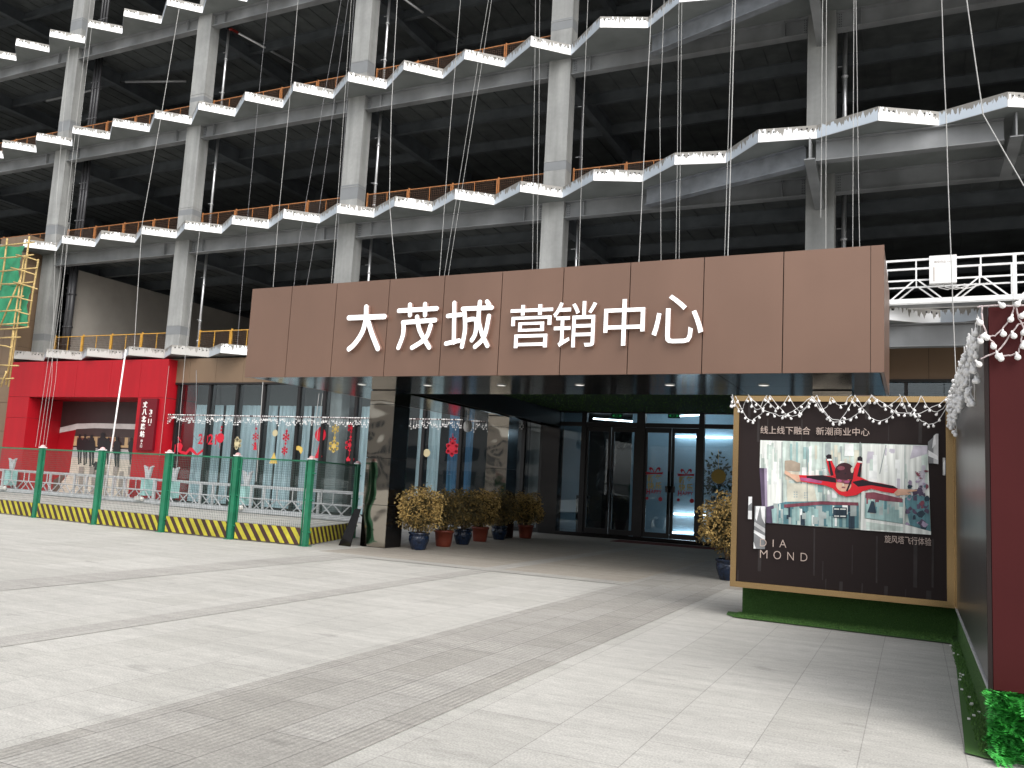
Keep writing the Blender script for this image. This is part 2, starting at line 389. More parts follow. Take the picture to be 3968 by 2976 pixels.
# outrigger beams of the widened right part
for z, dy in ((LV[0], -.4), (LV[1], 0), (LV[2], 0), (LV[3], 0)):
    mb = MB(); ibeam(mb, (-8.3, 27.25+dy, z-.63), (-2.85, 25.2+dy, z-.63), .625, .3); part(mb, 'outrigger_beam', 'beam_blue')
    mb = MB(); ibeam(mb, (-2.55, 24.95+dy, z-.63), (2.2, 24.95+dy, z-.63), .625, .3); ibeam(mb, (2.75, 24.95+dy, z-.63), (8, 24.95+dy, z-.63), .625, .3); part(mb, 'fascia_beam', 'beam_paint')
    for x in (-2.68, 2.45):
        mb = MB(); t = .02
        mb.slabpoly([(x-t, 24.5+dy, z-.02), (x-t, 24.5+dy, z-.66), (x-t, 27.58, z-1.15 if x < 0 else z-.66), (x-t, 27.58, z-.02)], (2*t,0,0))
        mb.bar((x, 24.5+dy, z-.67), (x, 27.58, z-1.16 if x < 0 else z-.67), .3, .03); part(mb, 'bracket', 'beam_paint')
# floor slabs with a zigzag front
tips_reg = [-12.65-2.72*i for i in range(18)]
right = [((-9.82, 26.0), (-8.27, 26.6)), ((-6.88, 25.45), (-5.31, 25.78)), ((-4.13, 24.5), (-2.51, 24.72)), ((-.86, 24.0), (.65, 24.85)), ((2.22, 24.15), (3.75, 24.9)), ((5.2, 24.1), (6.7, 24.9)), ((8.2, 24.1), (9.6, 24.9))]
def add_uv(me, length, h, n_front=None):
    uvl = me.uv_layers.new(name='UVMap')
    return uvl
def plate(p, q, z0, h, m, parent, holes):
    p = Vector((*p, z0)); q = Vector((*q, z0)); d = (q-p); L = d.length; d.normalize(); nrm = Vector((d.y, -d.x, 0))
    off = nrm*.012
    me = bpy.data.meshes.new('edge_plate')
    org = ORG[parent.name]; up = Vector((0,0,h)); lip = -nrm*.06
    vs = [p+off, q+off, q+off+up, p+off+up, p+off+up+lip, q+off+up+lip, p+off+lip, q+off+lip]
    fs = [(0,1,2,3), (3,2,5,4), (6,7,1,0)]; uvs = [(0,0),(L,0),(L,1),(0,1), (0,1),(L,1),(L,1),(0,1), (0,0),(L,0),(L,0),(0,0)]
    mi = [0,0,0]
    if holes:
        for u in (.14, .30, .44, L-.42, L-.27, L-.12):
            if u < .1 or u > L-.05: continue
            c = p+d*u+off+nrm*.003+Vector((0,0,h*.74+jit(.02))); k0 = len(vs); r = .032
            vs += [c+d*r*math.cos(a*math.pi/4)+Vector((0,0,r*.9*math.sin(a*math.pi/4))) for a in range(8)]
            fs.append(tuple(range(k0, k0+8))); mi.append(1); uvs += [(0,0)]*8
    me.from_pydata([tuple(v-org) for v in vs], [], fs)
    ul = me.uv_layers.new(name='UVMap')
    for i, uv in enumerate(uvs): ul.data[i].uv = uv
    me.materials.append(M[m]); me.materials.append(M['black_gap'])
    for pol, k in zip(me.polygons, mi): pol.material_index = k
    o = bpy.data.objects.new('edge_plate', me); COL.objects.link(o); o.parent = parent; ORG[o.name] = org
for li, z in enumerate(LV):
    rec_y = 27.3 if li < 2 else 27.45
    line = []
    for t in reversed(tips_reg): line += [(t+jit(.06), 26.32+jit(.05)), (t+1.15+jit(.05), rec_y)]
    for a, b in right: line += [(a[0], a[1]-(.25 if li == 0 else 0)), (b[0], b[1]-(.05 if li == 0 else 0))]
    line = [(-70, 27.3)] + line + [(30, 25)]
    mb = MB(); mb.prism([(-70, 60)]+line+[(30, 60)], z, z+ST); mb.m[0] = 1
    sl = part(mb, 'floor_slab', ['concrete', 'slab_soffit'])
    mb = MB()                                # ribbed metal deck under the slab
    mb.box((-68, 28.05, z-.02), (29, 58, z-.004))
    for k in range(118):
        x = -68+k*.82
        mb.box((x, 28.1, z-.05), (x+.04, 58, z-.021))
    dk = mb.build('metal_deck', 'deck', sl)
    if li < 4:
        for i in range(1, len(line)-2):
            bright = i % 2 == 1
            plate(line[i], line[i+1], z+.012, ST-.004, ('edge_dirty' if li == 0 and line[i][0] < -28 else 'edge_white') if bright else 'edge_shaded', sl, bright)
mb = MB(); mb.box((-70, 57, 0), (30, 57.3, 34)); mb.box((-70, 27.5, 0), (-69.7, 57, 34)); mb.box((29.7, 27.5, 0), (30, 57, 34)); part(mb, 'back_wall', 'dark_wall')  # walls coloured dark so the open floors sink into shade
mb = MB(); mb.box((-39.3, 28.6, LV[0]+ST+.002), (-39.1, 44, LV[1]-.55)); part(mb, 'partition_wall', 'partition')
# pipes beside the columns
def pipe(ci, li, m, dx=.22, dy=.9, r=.06, elbow=False, n=1):
    x = CX[ci]+CW+dx; z0 = LV[li]+ST; z1 = LV[li+1]-.06
    for k in range(n):
        mb = MB(); xx = x+k*.22
        top = z1-.35 if elbow else z1
        mb.tube([(xx, BF+dy, z0), (xx, BF+dy, top)], r, 8, 0)
        for zz in (z0+.12, z0+.55, z0+1.5, z0+3.2): mb.tube([(xx, BF+dy, zz), (xx, BF+dy, zz+.07)], r*1.35, 8, 0 if m != 'pipe_silver' else 1)
        for zz in (z0+1.6, z0+3.6): mb.bar((xx-dx, BF+dy, zz), (xx, BF+dy, zz), .02, .02, 1)
        if elbow:
            mb.tube([(xx, BF+dy, top), (xx+.04, BF+dy+.1, top+.1), (xx+.1, BF+dy+.5, top+.1)], r*1.2, 8, 2); mb.tube([(xx+.1, BF+dy+.5, top+.1), (xx+.9, BF+dy+5, top+.1)], r, 8, 0)
        part(mb, 'drain_pipe', [m, 'galv', 'pipe_red'])
C1, C2, C3, C4, C5 = 2, 3, 4, 5, 6
pipe(C2, 2, 'pipe_silver', elbow=True); pipe(C2, 1, 'pipe_silver'); pipe(C2, 0, 'pipe_silver')
pipe(C3, 2, 'pipe_silver', elbow=True); pipe(C3, 1, 'pipe_silver'); pipe(C3, 0, 'pipe_silver')
pipe(C4, 1, 'pipe_black'); pipe(C4, 0, 'pipe_silver', r=.045); pipe(C5, 1, 'pipe_silver', r=.075); pipe(C5, 0, 'pipe_silver', r=.075)
pipe(C1, 3, 'pipe_black', n=3); pipe(C1, 2, 'pipe_black', n=3, r=.07); pipe(C1, 1, 'pipe_black', n=3, r=.07); pipe(C1, 0, 'pipe_black', n=2, r=.14, dx=.3)
mb = MB()
for y in (36.5, 36.8): mb.tube([(-11, y, LV[1]-1.25), (-3.4, y, LV[1]-1.25)], .07, 6)
part(mb, 'sprinkler_pipe', 'pipe_black')
mb = MB(); mb.tube([(-45, 30, LV[3]-1.0), (-40.5, 30, LV[3]-.95)], .07, 6); mb.tube([(-38.6, 30, LV[3]-.9), (-35.2, 31, LV[3]-.95)], .07, 6); part(mb, 'sprinkler_pipe', 'galv_dark')

# ------------------------------------------------------------------ orange safety railings on the slabs
def railing(x0, x1, li, label, y=28.1, colr='orange_paint', tilt=False):
    z = LV[li]+ST
    r = thing('safety_railing', ((x0+x1)/2, y, z), label, 'railing', 'orange safety railings along the open floors')
    n = max(1, round((x1-x0)/2.05)); w = (x1-x0)/n
    for i in range(n):
        a = x0+i*w+.04; b = x0+(i+1)*w-.04
        mb = MB()
        for xx in (a, b): mb.box((xx-.02, y-.02, z+.004), (xx+.02, y+.02, z+.96), 0)
        mb.box((a+.02, y-.018, z+.92), (b-.02, y+.018, z+.955), 0); mb.box((a+.02, y-.018, z+.12), (b-.02, y+.018, z+.16), 0)
        mb.box(((a+b)/2-.012, y-.016, z+.16), ((a+b)/2+.012, y+.016, z+.95), 0)
        for k in range(1, int((b-a)/.09)): mb.box((a+k*.09-.006, y-.004, z+.16), (a+k*.09+.006, y+.002, z+.95), 1)
        for k in range(1, 9): mb.box((a+.02, y+.003, z+.16+k*.09-.006), (b-.02, y+.009, z+.16+k*.09+.006), 1)
        mb.build('mesh_panel', [colr, 'mesh_orange'], r)
    for i in range(n+1):
        mb = MB(); mb.box((x0+i*w-.025, y+.03, z+.002), (x0+i*w+.025, y+.10, z+1.03)); mb.box((x0+i*w-.1, y-.06, z+.003), (x0+i*w+.1, y+.16, z+.02))
        mb.build('post', colr, r)
for li, nm in ((0, 'lowest'), (1, 'second'), (2, 'third')):
    for ci in range(1, 6):
        if li == 0 and ci not in (2, 3): continue
        if li == 2 and ci == 5: continue
        x0, x1 = CX[ci]+CW+.1, CX[ci+1]-.1
        where = {1: 'left of the column by the scaffold', 2: 'between the two leftmost columns', 3: 'between second and third columns from left', 4: 'between third and fourth columns from left', 5: 'between fourth and fifth columns from left'}[ci]
        if li == 0 and ci == 3: x0 += .55
        railing(x0, x1, li, 'orange mesh railing on the %s floor %s' % (nm, where), colr='yellow_rail' if li == 0 else 'orange_paint')

# ------------------------------------------------------------------ ground floor shopfront
GF = 27.2
sf = thing('shop_front', (-22, GF, 0), 'glass shop front with dark mullions under a brown cladding band', 'shop front')
mb = MB()
xs = [-30.2+1.53*i for i in range(25)]
for i in range(len(xs)-1):
    if xs[i] > 6.5: break
    mb.box((xs[i]+.006, GF-.12, 5.28), (xs[i+1]-.006, GF+.3, 6.34))
mb.box((-30.2, GF-.1, 5.29), (6.5, GF+.28, 6.33), 1)
mb.build('cladding_band', ['brown_clad', 'joint'], sf)
mb = MB(); mb.box((-30.2, GF-.14, 5.2), (6.5, GF+.1, 5.275)); mb.box((-30.2, GF-.06, 0.02), (-11.05, GF+.1, .16)); mb.build('sill_rail', 'mullion', sf)
mull = [-29.3, -27.45, -25.9, -24.45, -22.6, -21.3, -19.75, -18.2, -16.6, -15.0, -13.4, -12.45, -11.75]
for x in mull:
    m_ = MB(); m_.box((x-.06, GF-.07, .16), (x+.06, GF+.28, 5.2)); m_.build('mullion', 'mullion', sf)
for a, b in zip(mull[:-1], mull[1:]):
    p_ = MB(); p_.box((a+.06, GF, .16), (b-.06, GF+.012, 5.2)); p_.build('glass_pane', 'front_glass', sf)
for a, b in ((-5.0, -3.4), (-3.4, -1.8), (-1.8, -.2), (-.2, 1.4), (1.4, 3.0), (3.0, 6)):
    p_ = MB(); p_.box((a+.05, GF, .16), (b-.05, GF+.012, 5.2)); p_.build('glass_pane', 'door_glass', sf)
    m_ = MB(); m_.box((b-.05, GF-.07, .02), (b+.05, GF+.2, 5.2)); m_.box((a+.05, GF-.05, 4.2), (b-.05, GF+.05, 4.3)); m_.build('mullion', 'mullion', sf)
mb = MB(); mb.box((-11.69, GF-.16, .01), (-11.045, GF+.25, 5.2)); mb.build('dark_pier', 'black_steel', sf)
mb = MB(); mb.box((-29.9, 28.4, 4.42), (-11.2, 28.6, 6.3)); mb.build('ceiling_bulkhead', 'inner_grey', sf)

# showroom behind the glass
def wallbox(name, a, b, m):
    q = MB(); q.box(a, b); return struct(q.build(name, m))
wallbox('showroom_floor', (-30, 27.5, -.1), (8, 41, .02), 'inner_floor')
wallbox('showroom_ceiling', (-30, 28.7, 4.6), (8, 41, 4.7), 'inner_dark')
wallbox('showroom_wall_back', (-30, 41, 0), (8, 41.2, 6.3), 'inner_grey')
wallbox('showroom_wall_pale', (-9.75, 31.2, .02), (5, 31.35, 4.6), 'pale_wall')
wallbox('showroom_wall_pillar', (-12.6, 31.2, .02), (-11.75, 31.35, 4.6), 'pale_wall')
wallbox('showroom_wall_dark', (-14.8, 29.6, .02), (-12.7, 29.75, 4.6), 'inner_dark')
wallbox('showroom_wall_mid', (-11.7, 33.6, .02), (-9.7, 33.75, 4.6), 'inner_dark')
def curtain(x0, x1, m, label, z1=4.4):
    x0 -= .12; x1 += .12
    mb = MB(); n = int((x1-x0)/.035); vs = []; fs = []
    for i in range(n+1):
        u = x0+(x1-x0)*i/n; y = 28.05+.05*math.sin(u*23)+.025*math.sin(u*57+1)
        vs += [(u, y, .05), (u+.02*math.sin(u*9), y+.01, z1)]
    for i in range(n): fs.append((2*i, 2*i+2, 2*i+3, 2*i+1))
    mb.add(vs, fs, 0, True); o = mb.build('curtain', m, None, ((x0+x1)/2, 28.05, 0), recalc=False)
    tag(o, label, 'curtain', 'curtains behind the shop front')
curtain(-28.9, -27.5, 'curtain', 'pale floor-length curtain beside the red portal, behind the red gift sticker')
curtain(-27.2, -26.0, 'curtain', 'pale floor-length curtain behind the 2021 window sticker')
curtain(-25.7, -24.5, 'curtain', 'pale floor-length curtain behind the pale gold snowflake sticker')
curtain(-24.2, -22.75, 'curtain', 'pale floor-length curtain behind the yellow tree sticker')
curtain(-22.3, -21.75, 'curtain', 'narrow pale curtain behind the yellow angel sticker')
curtain(-21.75, -21.35, 'curtain_blue', 'narrow deep blue curtain behind the yellow angel sticker')
curtain(-20.3, -19.4, 'curtain', 'pale curtain behind the red angel sticker, next to the mirrored column')
curtain(-19.4, -19.0, 'curtain_blue', 'narrow blue curtain next to the front mirrored column')
curtain(-17.3, -16.5, 'curtain', 'pale curtain seen between the two mirrored columns, behind the gold sticker')
curtain(-15.9, -15.1, 'curtain_blue', 'blue curtain seen between the two mirrored columns, behind the red flower sticker')
# strip lamps hanging in the showroom and along its pale wall
def lamp(p, q, label, r=.02):
    mb = MB(); mb.tube([p, q], r, 6); o = mb.build('strip_lamp', 'led', None, p); tag(o, label, 'lamp', 'white strip lamps in the showroom')
def gl(a, b, Y): return at(*ZG(a, b), Y=Y)
lamp(gl(100, 495, 29.3), gl(62, 845, 29.3), 'lit white vertical strip lamp hanging left of the red round 2021 lantern sticker')
lamp(gl(448, 515, 29.3), gl(420, 820, 29.3), 'lit white vertical strip lamp hanging beside the red singing angel sticker')
lamp(gl(606, 495, 29.3), gl(600, 640, 29.3), 'short lit white vertical strip lamp hanging above the red chain of stickers')
def dl(a, b, Y): return at(*ZD(a, b), Y=Y)
lamp(dl(1280, 605, 31.1), dl(1735, 612, 31.1), 'long lit white strip lamp along the pale wall behind the right doors', .03)
lamp(dl(620, 460, 32), dl(975, 486, 32), 'long lit white ceiling strip lamp above the two left dark doors', .03)
lamp(dl(1310, 440, 30.5), dl(1490, 430, 30.5), 'short lit white ceiling strip lamp above the right-hand door', .03)
lamp(dl(1255, 1375, 31.1), dl(1440, 1380, 31.1), 'glowing strip standing for a floor reflection low behind the right-hand door', .028)  # glowing tube in place of a lamp's reflection on the floor
lamp(dl(1265, 1225, 31.1), dl(1530, 1237, 31.1), 'glowing strip standing for a floor reflection at knee height behind the right-hand door', .03)  # another floor reflection made as a glowing tube
lamp((-9.5, 29.9, 4.56), (-2.5, 29.9, 4.56), 'added unseen strip lamp above the right pair of doors, brightening the pale wall', .05)  # added out of sight to brighten the pale wall
lamp((-28.5, 29.2, 4.57), (-19.5, 29.2, 4.57), 'added unseen strip lamp behind the shop front curtains, brightening the showroom', .05)  # extra lamp out of view, added to light the showroom
# indoor plants
def leafball(mb, c, rad, n, size, mats_n, flat=1.0, fill=.35, droop=0):
    for i in range(n):
        while True:
            p = Vector((jit(1), jit(1), jit(1)))
            if p.length < 1: break
        p = p.normalized()*(fill+(1-fill)*random.random()**.5)
        q = Vector((c[0]+p.x*rad[0], c[1]+p.y*rad[1], c[2]+p.z*rad[2]))
        d = Vector((p.x+jit(.6), p.y+jit(.6), p.z+jit(.6)-droop)).normalized(); u = d.cross(Vector((jit(1), jit(1), jit(1)))).normalized()
        s_ = size*random.uniform(.6, 1.3); wv = u*s_*.32*flat
        mb.add([q-d*s_*.5, q+wv, q+d*s_*.5, q-wv], [(0,1,2,3)], random.choice(mats_n))
def indoor_plant(x, y, h, r, label):
    t = thing('potted_plant', (x, y, .02), label, 'plant', 'plants in the showroom')
    mb = MB(); mb.lathe((x, y, .02), [(.16,0),(.2,.05),(.24,.4),(.21,.4),(.2,.36),(.001,.36)], 14); mb.build('pot', 'white_metal', t)
    mb = MB(); mb.tube([(x, y, .35), (x+.03, y, h*.55), (x, y+.02, h*.8)], [.03,.022,.012], 6); mb.build('trunk', 'branch', t)
    mb = MB(); leafball(mb, (x, y, h*.68), (r, r*.7, h*.36), 520, .13, [0,0,1], fill=.1); mb.build('foliage', ['plant0', 'plant1'], t)
pp = dl(1620, 950, 28.6); indoor_plant(pp.x, 28.6, 2.95, .55, 'tall dark-leaved potted plant behind the glass beside the right-hand door')
pp = gl(120, 950, 30); indoor_plant(pp.x, 30, 1.7, .5, 'dark indoor plant behind the glass below the 2021 sticker')
# crumpled foil sheet reflecting behind the second door
mb = MB(); n = 14; vs = []; fs = []
a0, a1 = dl(690, 540, 29.4), dl(900, 1050, 29.4)
for i in range(n+1):
    for j in range(n+1):
        u, v = i/n, j/n; wob = .25*math.sin(v*5+u*2)
        vs.append((a0.x+(a1.x-a0.x)*(u*(.35+.65*(1-v))+.15*math.sin(v*6)*.4), 29.4+wob+jit(.09), a0.z+(a1.z-a0.z)*v))
for i in range(n):
    for j in range(n): fs.append((i*(n+1)+j, (i+1)*(n+1)+j, (i+1)*(n+1)+j+1, i*(n+1)+j+1))
mb.add(vs, fs, 0, True); o = mb.build('foil_drape', 'panel_steel', None, (a0.x, 29.4, .5), recalc=False); tag(o, 'crumpled silver drape hanging behind the second dark door', 'drape')
mb = MB(); a = at(*ZD(540, 1170), Y=28.6); mb.box((a.x-.25, 28.5, .5), (a.x+.25, 28.56, 1.35)); mb.box((a.x-.22, 28.5, .02), (a.x-.18, 28.54, .5)); mb.box((a.x+.18, 28.5, .02), (a.x+.22, 28.54, .5)); mb.box((a.x-.2, 28.492, .95), (a.x+.2, 28.499, 1.25), 1)
o = mb.build('notice_stand', ['black_steel', 'grey_print'], None, (a.x, 28.55, .02)); tag(o, 'dark notice stand on two legs behind the leftmost door', 'notice stand')

# entrance doors
ed = thing('entrance_doors', (-8, GF, 0), 'dark-framed glass entrance doors under the canopy, two pairs side by side', 'doors')
mb = MB(); mb.box((-11.04, GF-.15, .004), (-5.05, GF+.2, .13)); mb.build('threshold', 'black_steel', ed)
mb = MB(); mb.box((-11.04, GF-.06, 3.72), (-5.05, GF+.08, 3.86)); mb.box((-11.04, GF-.06, 4.18), (-5.05, GF+.08, 5.2)); mb.build('transom', 'mullion', ed)
for x0, x1 in ((-10.28, -10.1), (-8.32, -8.04), (-6.25, -6.08), (-5.1, -5.0)):
    mb = MB(); mb.box((x0, GF-.08, .13), (x1, GF+.1, 4.18)); mb.build('jamb', 'mullion', ed)
for x0, x1 in ((-11.04, -10.28), (-6.08, -5.1)):
    mb = MB(); mb.box((x0, GF, .13), (x1, GF+.012, 3.72)); mb.build('side_light', 'door_glass', ed)
for x0, x1 in ((-11.04, -10.28), (-10.1, -8.32), (-8.04, -6.25), (-6.08, -5.1)):
    mb = MB(); mb.box((x0, GF, 3.86), (x1, GF+.012, 4.18)); mb.build('fan_light', 'door_glass', ed)
for k, (x0, x1) in enumerate(((-10.1, -9.22), (-9.2, -8.32), (-8.04, -7.155), (-7.135, -6.25))):
    mb = MB()
    mb.box((x0, GF-.03, .14), (x0+.09, GF+.03, 3.71)); mb.box((x1-.09, GF-.03, .14), (x1, GF+.03, 3.71)); mb.box((x0+.09, GF-.03, 3.55), (x1-.09, GF+.03, 3.71)); mb.box((x0+.09, GF-.03, .14), (x1-.09, GF+.03, .3))
    lf = mb.build('door_leaf', 'mullion', ed)
    mb = MB(); mb.box((x0+.09, GF, .3), (x1-.09, GF+.012, 3.55)); mb.build('glass_pane', 'door_glass', lf)
    hx = x1-.05 if k % 2 == 0 else x0+.05
    mb = MB(); mb.tube([(hx, GF-.09, .9), (hx, GF-.09, 2.3)], .02, 8); mb.bar((hx, GF-.09, 1.0), (hx, GF-.03, 1.0), .02); mb.bar((hx, GF-.09, 2.2), (hx, GF-.03, 2.2), .02)
    if k > 1: mb.box((hx-.1, GF-.06, 1.62), (hx+.1, GF-.031, 1.82))
    mb.build('handle', 'black_steel', lf)
for k, px in enumerate((812, 1268)):
    p = at(*ZD(px, 438), Y=27.6); mb = MB(); mb.box((p.x-.2, 27.58, p.z-.08), (p.x+.2, 27.62, p.z+.08), 0)
    for s_ in (-1, 1): mb.slabpoly([(p.x+s_*.17, 27.578, p.z), (p.x+s_*.09, 27.578, p.z+.05), (p.x+s_*.09, 27.578, p.z-.05)], (0,-.003,0), 1)
    mb.bar((p.x-.04, 27.576, p.z+.05), (p.x+.03, 27.576, p.z+.01), .02, .004, 1); mb.bar((p.x+.02, 27.576, p.z+.02), (p.x-.05, 27.576, p.z-.06), .02, .004, 1); mb.bar((p.x+.0, 27.576, p.z-.0), (p.x+.05, 27.576, p.z-.06), .02, .004, 1)
    o = mb.build('exit_sign', ['inner_dark', 'exit_green'], None, (p.x, 27.6, p.z)); tag(o, 'small lit green exit sign over the %s pair of doors' % ('left', 'right')[k], 'exit sign')
mb = MB(); mb.box((-8.6, 25.6, .004), (-5.2, 26.6, .018)); o = mb.build('doormat', 'doormat', None, (-6.9, 26.1, 0)); tag(o, 'dark red doormat lying before the right pair of doors', 'doormat')

# ------------------------------------------------------------------ entrance canopy
CF = 14.1
cn = thing('entrance_canopy', (-6.8, 20, 0), 'large brown metal entrance canopy with mirror soffit and mirrored columns', 'canopy')
jx = [at(a, b, Y=CF).x for a, b in ((625,700),(722,700),(836,700),(955,700),(1080,700),(1213,700),(1358,700),(1518,700),(1691,700),(1880,700))]
edge = [-13.28]+jx+[-.41]
zt0, zt1, zb0 = 5.61, 5.65, 3.64
mb = MB()
for a, b in zip(edge[:-1], edge[1:]):
    g_ = .008
    za = zt0+(zt1-zt0)*(a-edge[0])/12.87; zb = zt0+(zt1-zt0)*(b-edge[0])/12.87
    xa = a+(g_ if a > -13 else 0); xb = b-(g_ if b < -1 else 0)
    mb.slabpoly([(xa, CF, zb0-.015), (xb, CF, zb0-.015), (xb, CF, zb), (xa, CF, za)], (0,.05,0))
mb.box((-13.26, CF+.052, zb0), (-.43, CF+.12, 5.58), 1)
mb.build('fascia', ['brown_panel', 'joint'], cn)
mb = MB(); ny = 5
for k in range(ny):
    y0 = CF+.06+(GF-.2-CF)*k/ny; y1 = CF+.05+(GF-.2-CF)*(k+1)/ny
    if k == 0: mb.box((-.46, y0+.006, zb0-.01), (-.41, 17.2, 5.6))
    else: mb.box((-1.06, max(y0, 17.21)+.006, zb0-.01), (-1.01, y1-.006, 5.5))
mb.build('side_cladding', 'brown_panel', cn); mb = MB()
mb.slabpoly([(-13.28, CF+.06, zb0), (-13.0, 17.2, zb0), (-12.95, GF-.2, zb0), (-12.95, GF-.2, 5.55), (-13.0, 17.2, 5.55), (-13.28, CF+.06, 5.55)], (.05,0,0))
mb.build('side_cladding', 'brown_panel', cn)
mb = MB(); mb.prism([(-13.2, CF+.13), (-.48, CF+.13), (-.48, 17.18), (-1.08, 17.2), (-1.08, GF-.2), (-12.85, GF-.2), (-12.9, 17.2)], 5.42, 5.54); mb.build('roof', 'galv_dark', cn)
def soff(poly, mb):
    mb.prism(poly, zb0, zb0+.05)
mb = MB()
sx = [-13.2, -11.2, -9.2, -7.1, -5.0, -3.0, -.47]
for a, b in zip(sx[:-1], sx[1:]):
    for y0, y1 in ((CF+.13, 15.9), (15.91, 17.25)):
        aa = a if a > -13 else (-13.2 if y0 < 15 else -13.05)
        soff([(aa+.006, y0), (b-.006, y0), (b-.006, y1-.006), (aa+.006, y1-.006)], mb)
for k in range(4):
    y0 = 17.26+k*2.44; y1 = y0+2.43
    soff([(-12.95, y0), (-11.1-.05*k, y0), (-11.15-.05*k, y1), (-12.92, y1)], mb); soff([(-2.2, y0), (-1.07, y0), (-1.07, y1), (-2.2, y1)], mb)
mb.build('soffit', 'soffit', cn)
mb = MB(); mb.box((-13.1, CF+.14, zb0+.052), (-.5, 17.2, zb0+.1)); mb.build('soffit_backing', 'black_gap', cn)
mb = MB(); mb.box((-11.12, 17.3, zb0+.052), (-11.06, GF-.1, 5.4)); mb.box((-2.26, 17.3, zb0+.052), (-2.2, GF-.1, 5.4)); mb.box((-11.06, 17.2, zb0+.052), (-2.26, 17.28, 5.4)); mb.build('recess_side', 'black_gap', cn)
mb = MB(); mb.box((-11.05, 17.29, 4.22), (-2.27, GF-.1, 4.3))
rnd = random.Random(3)
for i in range(5000):
    x, y = rnd.uniform(-11, -2.3), rnd.uniform(17.3, 27); a = rnd.uniform(0, 6.28); h = rnd.uniform(.02, .05)
    mb.add([(x, y, 4.22), (x+.025*math.cos(a), y+.025*math.sin(a), 4.22), (x+.02*math.sin(a), y-.02*math.cos(a), 4.22-h)], [(0,1,2)], rnd.choice((1, 2)))
mb.build('turf_ceiling', ['turf_dark', 'turf1', 'turf2'], cn, recalc=False)
for x, y in ((-11.1,15.43),(-9.5,15.6),(-7.73,15.62),(-5.99,15.6),(-4.18,15.64),(-2.46,15.7)):
    mb = MB(); mb.tube([(x, y, zb0-.012), (x, y, zb0+.0)], .085, 16); d_ = mb.build('downlight', 'downlight', cn)
    mb = MB(); mb.lathe((x, y, zb0-.014), [(.086,0),(.10,0),(.10,.013),(.086,.013)], 16); mb.build('trim_ring', 'galv', d_)
def mcol(x, y, wd, dp):
    mb = MB()
    for a, b in zip((.01, .97, 2.05, 3.3), (.97, 2.05, 3.3, zb0-.012)):
        mb.box((x, y, a+.006), (x+wd, y+.02, b-.006), 0); mb.box((x, y+dp-.02, a+.006), (x+wd, y+dp, b-.006), 0)
        mb.box((x, y+.021, a+.006), (x+.02, y+dp-.021, b-.006), 0); mb.box((x+wd-.02, y+.021, a+.006), (x+wd, y+dp-.021, b-.006), 2)  # right side in black steel, standing for its dark reflection
    mb.box((x+.022, y+.022, .002), (x+wd-.022, y+dp-.022, zb0-.004), 1)
    mb.build('mirrored_column', ['mirror_steel', 'black_gap', 'black_steel'], cn)
mb = MB(); mb.box((-1.12, 17.3, .01), (-1.07, GF-.2, zb0-.005)); mb.build('side_light_blocker', 'black_gap', cn)  # added unseen panel, blocks light from the right to darken the porch
mcol(-11.58, 16.48, .68, .68); mcol(-11.64, 22.75, .7, .7); mcol(-1.7, 16.48, .68, .68); mcol(-1.7, 22.75, .7, .7)

# lettering on the canopy
sg = thing('illuminated_lettering', (-7, CF, 4.6), 'row of seven raised white Chinese characters on the brown canopy front', 'sign')
LY = CF-.10
ZL = zoomer(1200, 1000, 1.3825)
def LP(a, b): p = at(*ZL(a, b), Y=LY); return Vector((p.x, LY, p.z))
def stroke(mb, pts, r):
    P = [LP(*p) for p in pts]
    if len(P) > 2:                           # smooth the hand-drawn curve
        Q = []
        for i in range(len(P)-1):
            p0 = P[max(i-1,0)]; p1 = P[i]; p2 = P[i+1]; p3 = P[min(i+2, len(P)-1)]
            for k in range(5):
                t = k/5; Q.append(.5*((2*p1)+(-p0+p2)*t+(2*p0-5*p1+4*p2-p3)*t*t+(-p0+3*p1-3*p2+p3)*t**3))
        P = Q+[P[-1]]
    out = []
    n = len(P); L = []; Rr = []
    for i in range(n):
        d = (P[min(i+1,n-1)]-P[max(i-1,0)]).normalized(); nn = Vector((-d.z, 0, d.x)); L.append(P[i]+nn*r); Rr.append(P[i]-nn*r)
    d0 = (P[0]-P[1]).normalized(); n0 = Vector((-d0.z,0,d0.x)); d1 = (P[-1]-P[-2]).normalized(); n1 = Vector((-d1.z,0,d1.x))
    cap0 = [P[0]+n0*r*math.cos(a)+d0*r*math.sin(a) for a in [math.pi*k/7 for k in range(1,7)]]
    cap1 = [P[-1]+n1*r*math.cos(a)+d1*r*math.sin(a) for a in [math.pi*k/7 for k in range(1,7)]]
    ring = L + cap1 + Rr[::-1] + cap0
    # strip faces front (y=LY) and side walls back to the fascia
    dy = jit(.0012)
    ring = [Vector((p.x, p.y+dy, p.z)) for p in ring]
    k = len(ring); mb.add(ring, [tuple(range(k))], 0); back = [Vector((p.x, CF-.03, p.z)) for p in ring]
    mb.add(ring+back, [(i,(i+1)%k,k+(i+1)%k,k+i) for i in range(k)], 1)
chars = [
 ([[(210,320),(400,313)], [(303,262),(300,330),(280,400),(240,460),(210,487)], [(315,345),(335,410),(365,485)]], .062),
 ([[(478,282),(680,270)], [(537,250),(537,305)], [(618,247),(618,305)], [(500,345),(672,332)], [(503,345),(500,410),(475,480)], [(575,315),(590,390),(640,478)], [(648,360),(620,430),(548,480)]], .054),
 ([[(740,310),(810,303)], [(775,240),(772,452)], [(730,458),(800,442)], [(820,272),(975,265)], [(828,275),(832,380),(815,475)], [(832,335),(888,330),(888,400),(868,440)], [(912,235),(905,330),(925,410),(952,470)], [(960,310),(935,420),(885,475)], [(950,233),(962,250)]], .050)]
for st, r in chars:
    mb = MB()
    for s_ in st: stroke(mb, s_, r*.86)
    mb.build('letter', ['white_letter', 'letter_side'], sg)
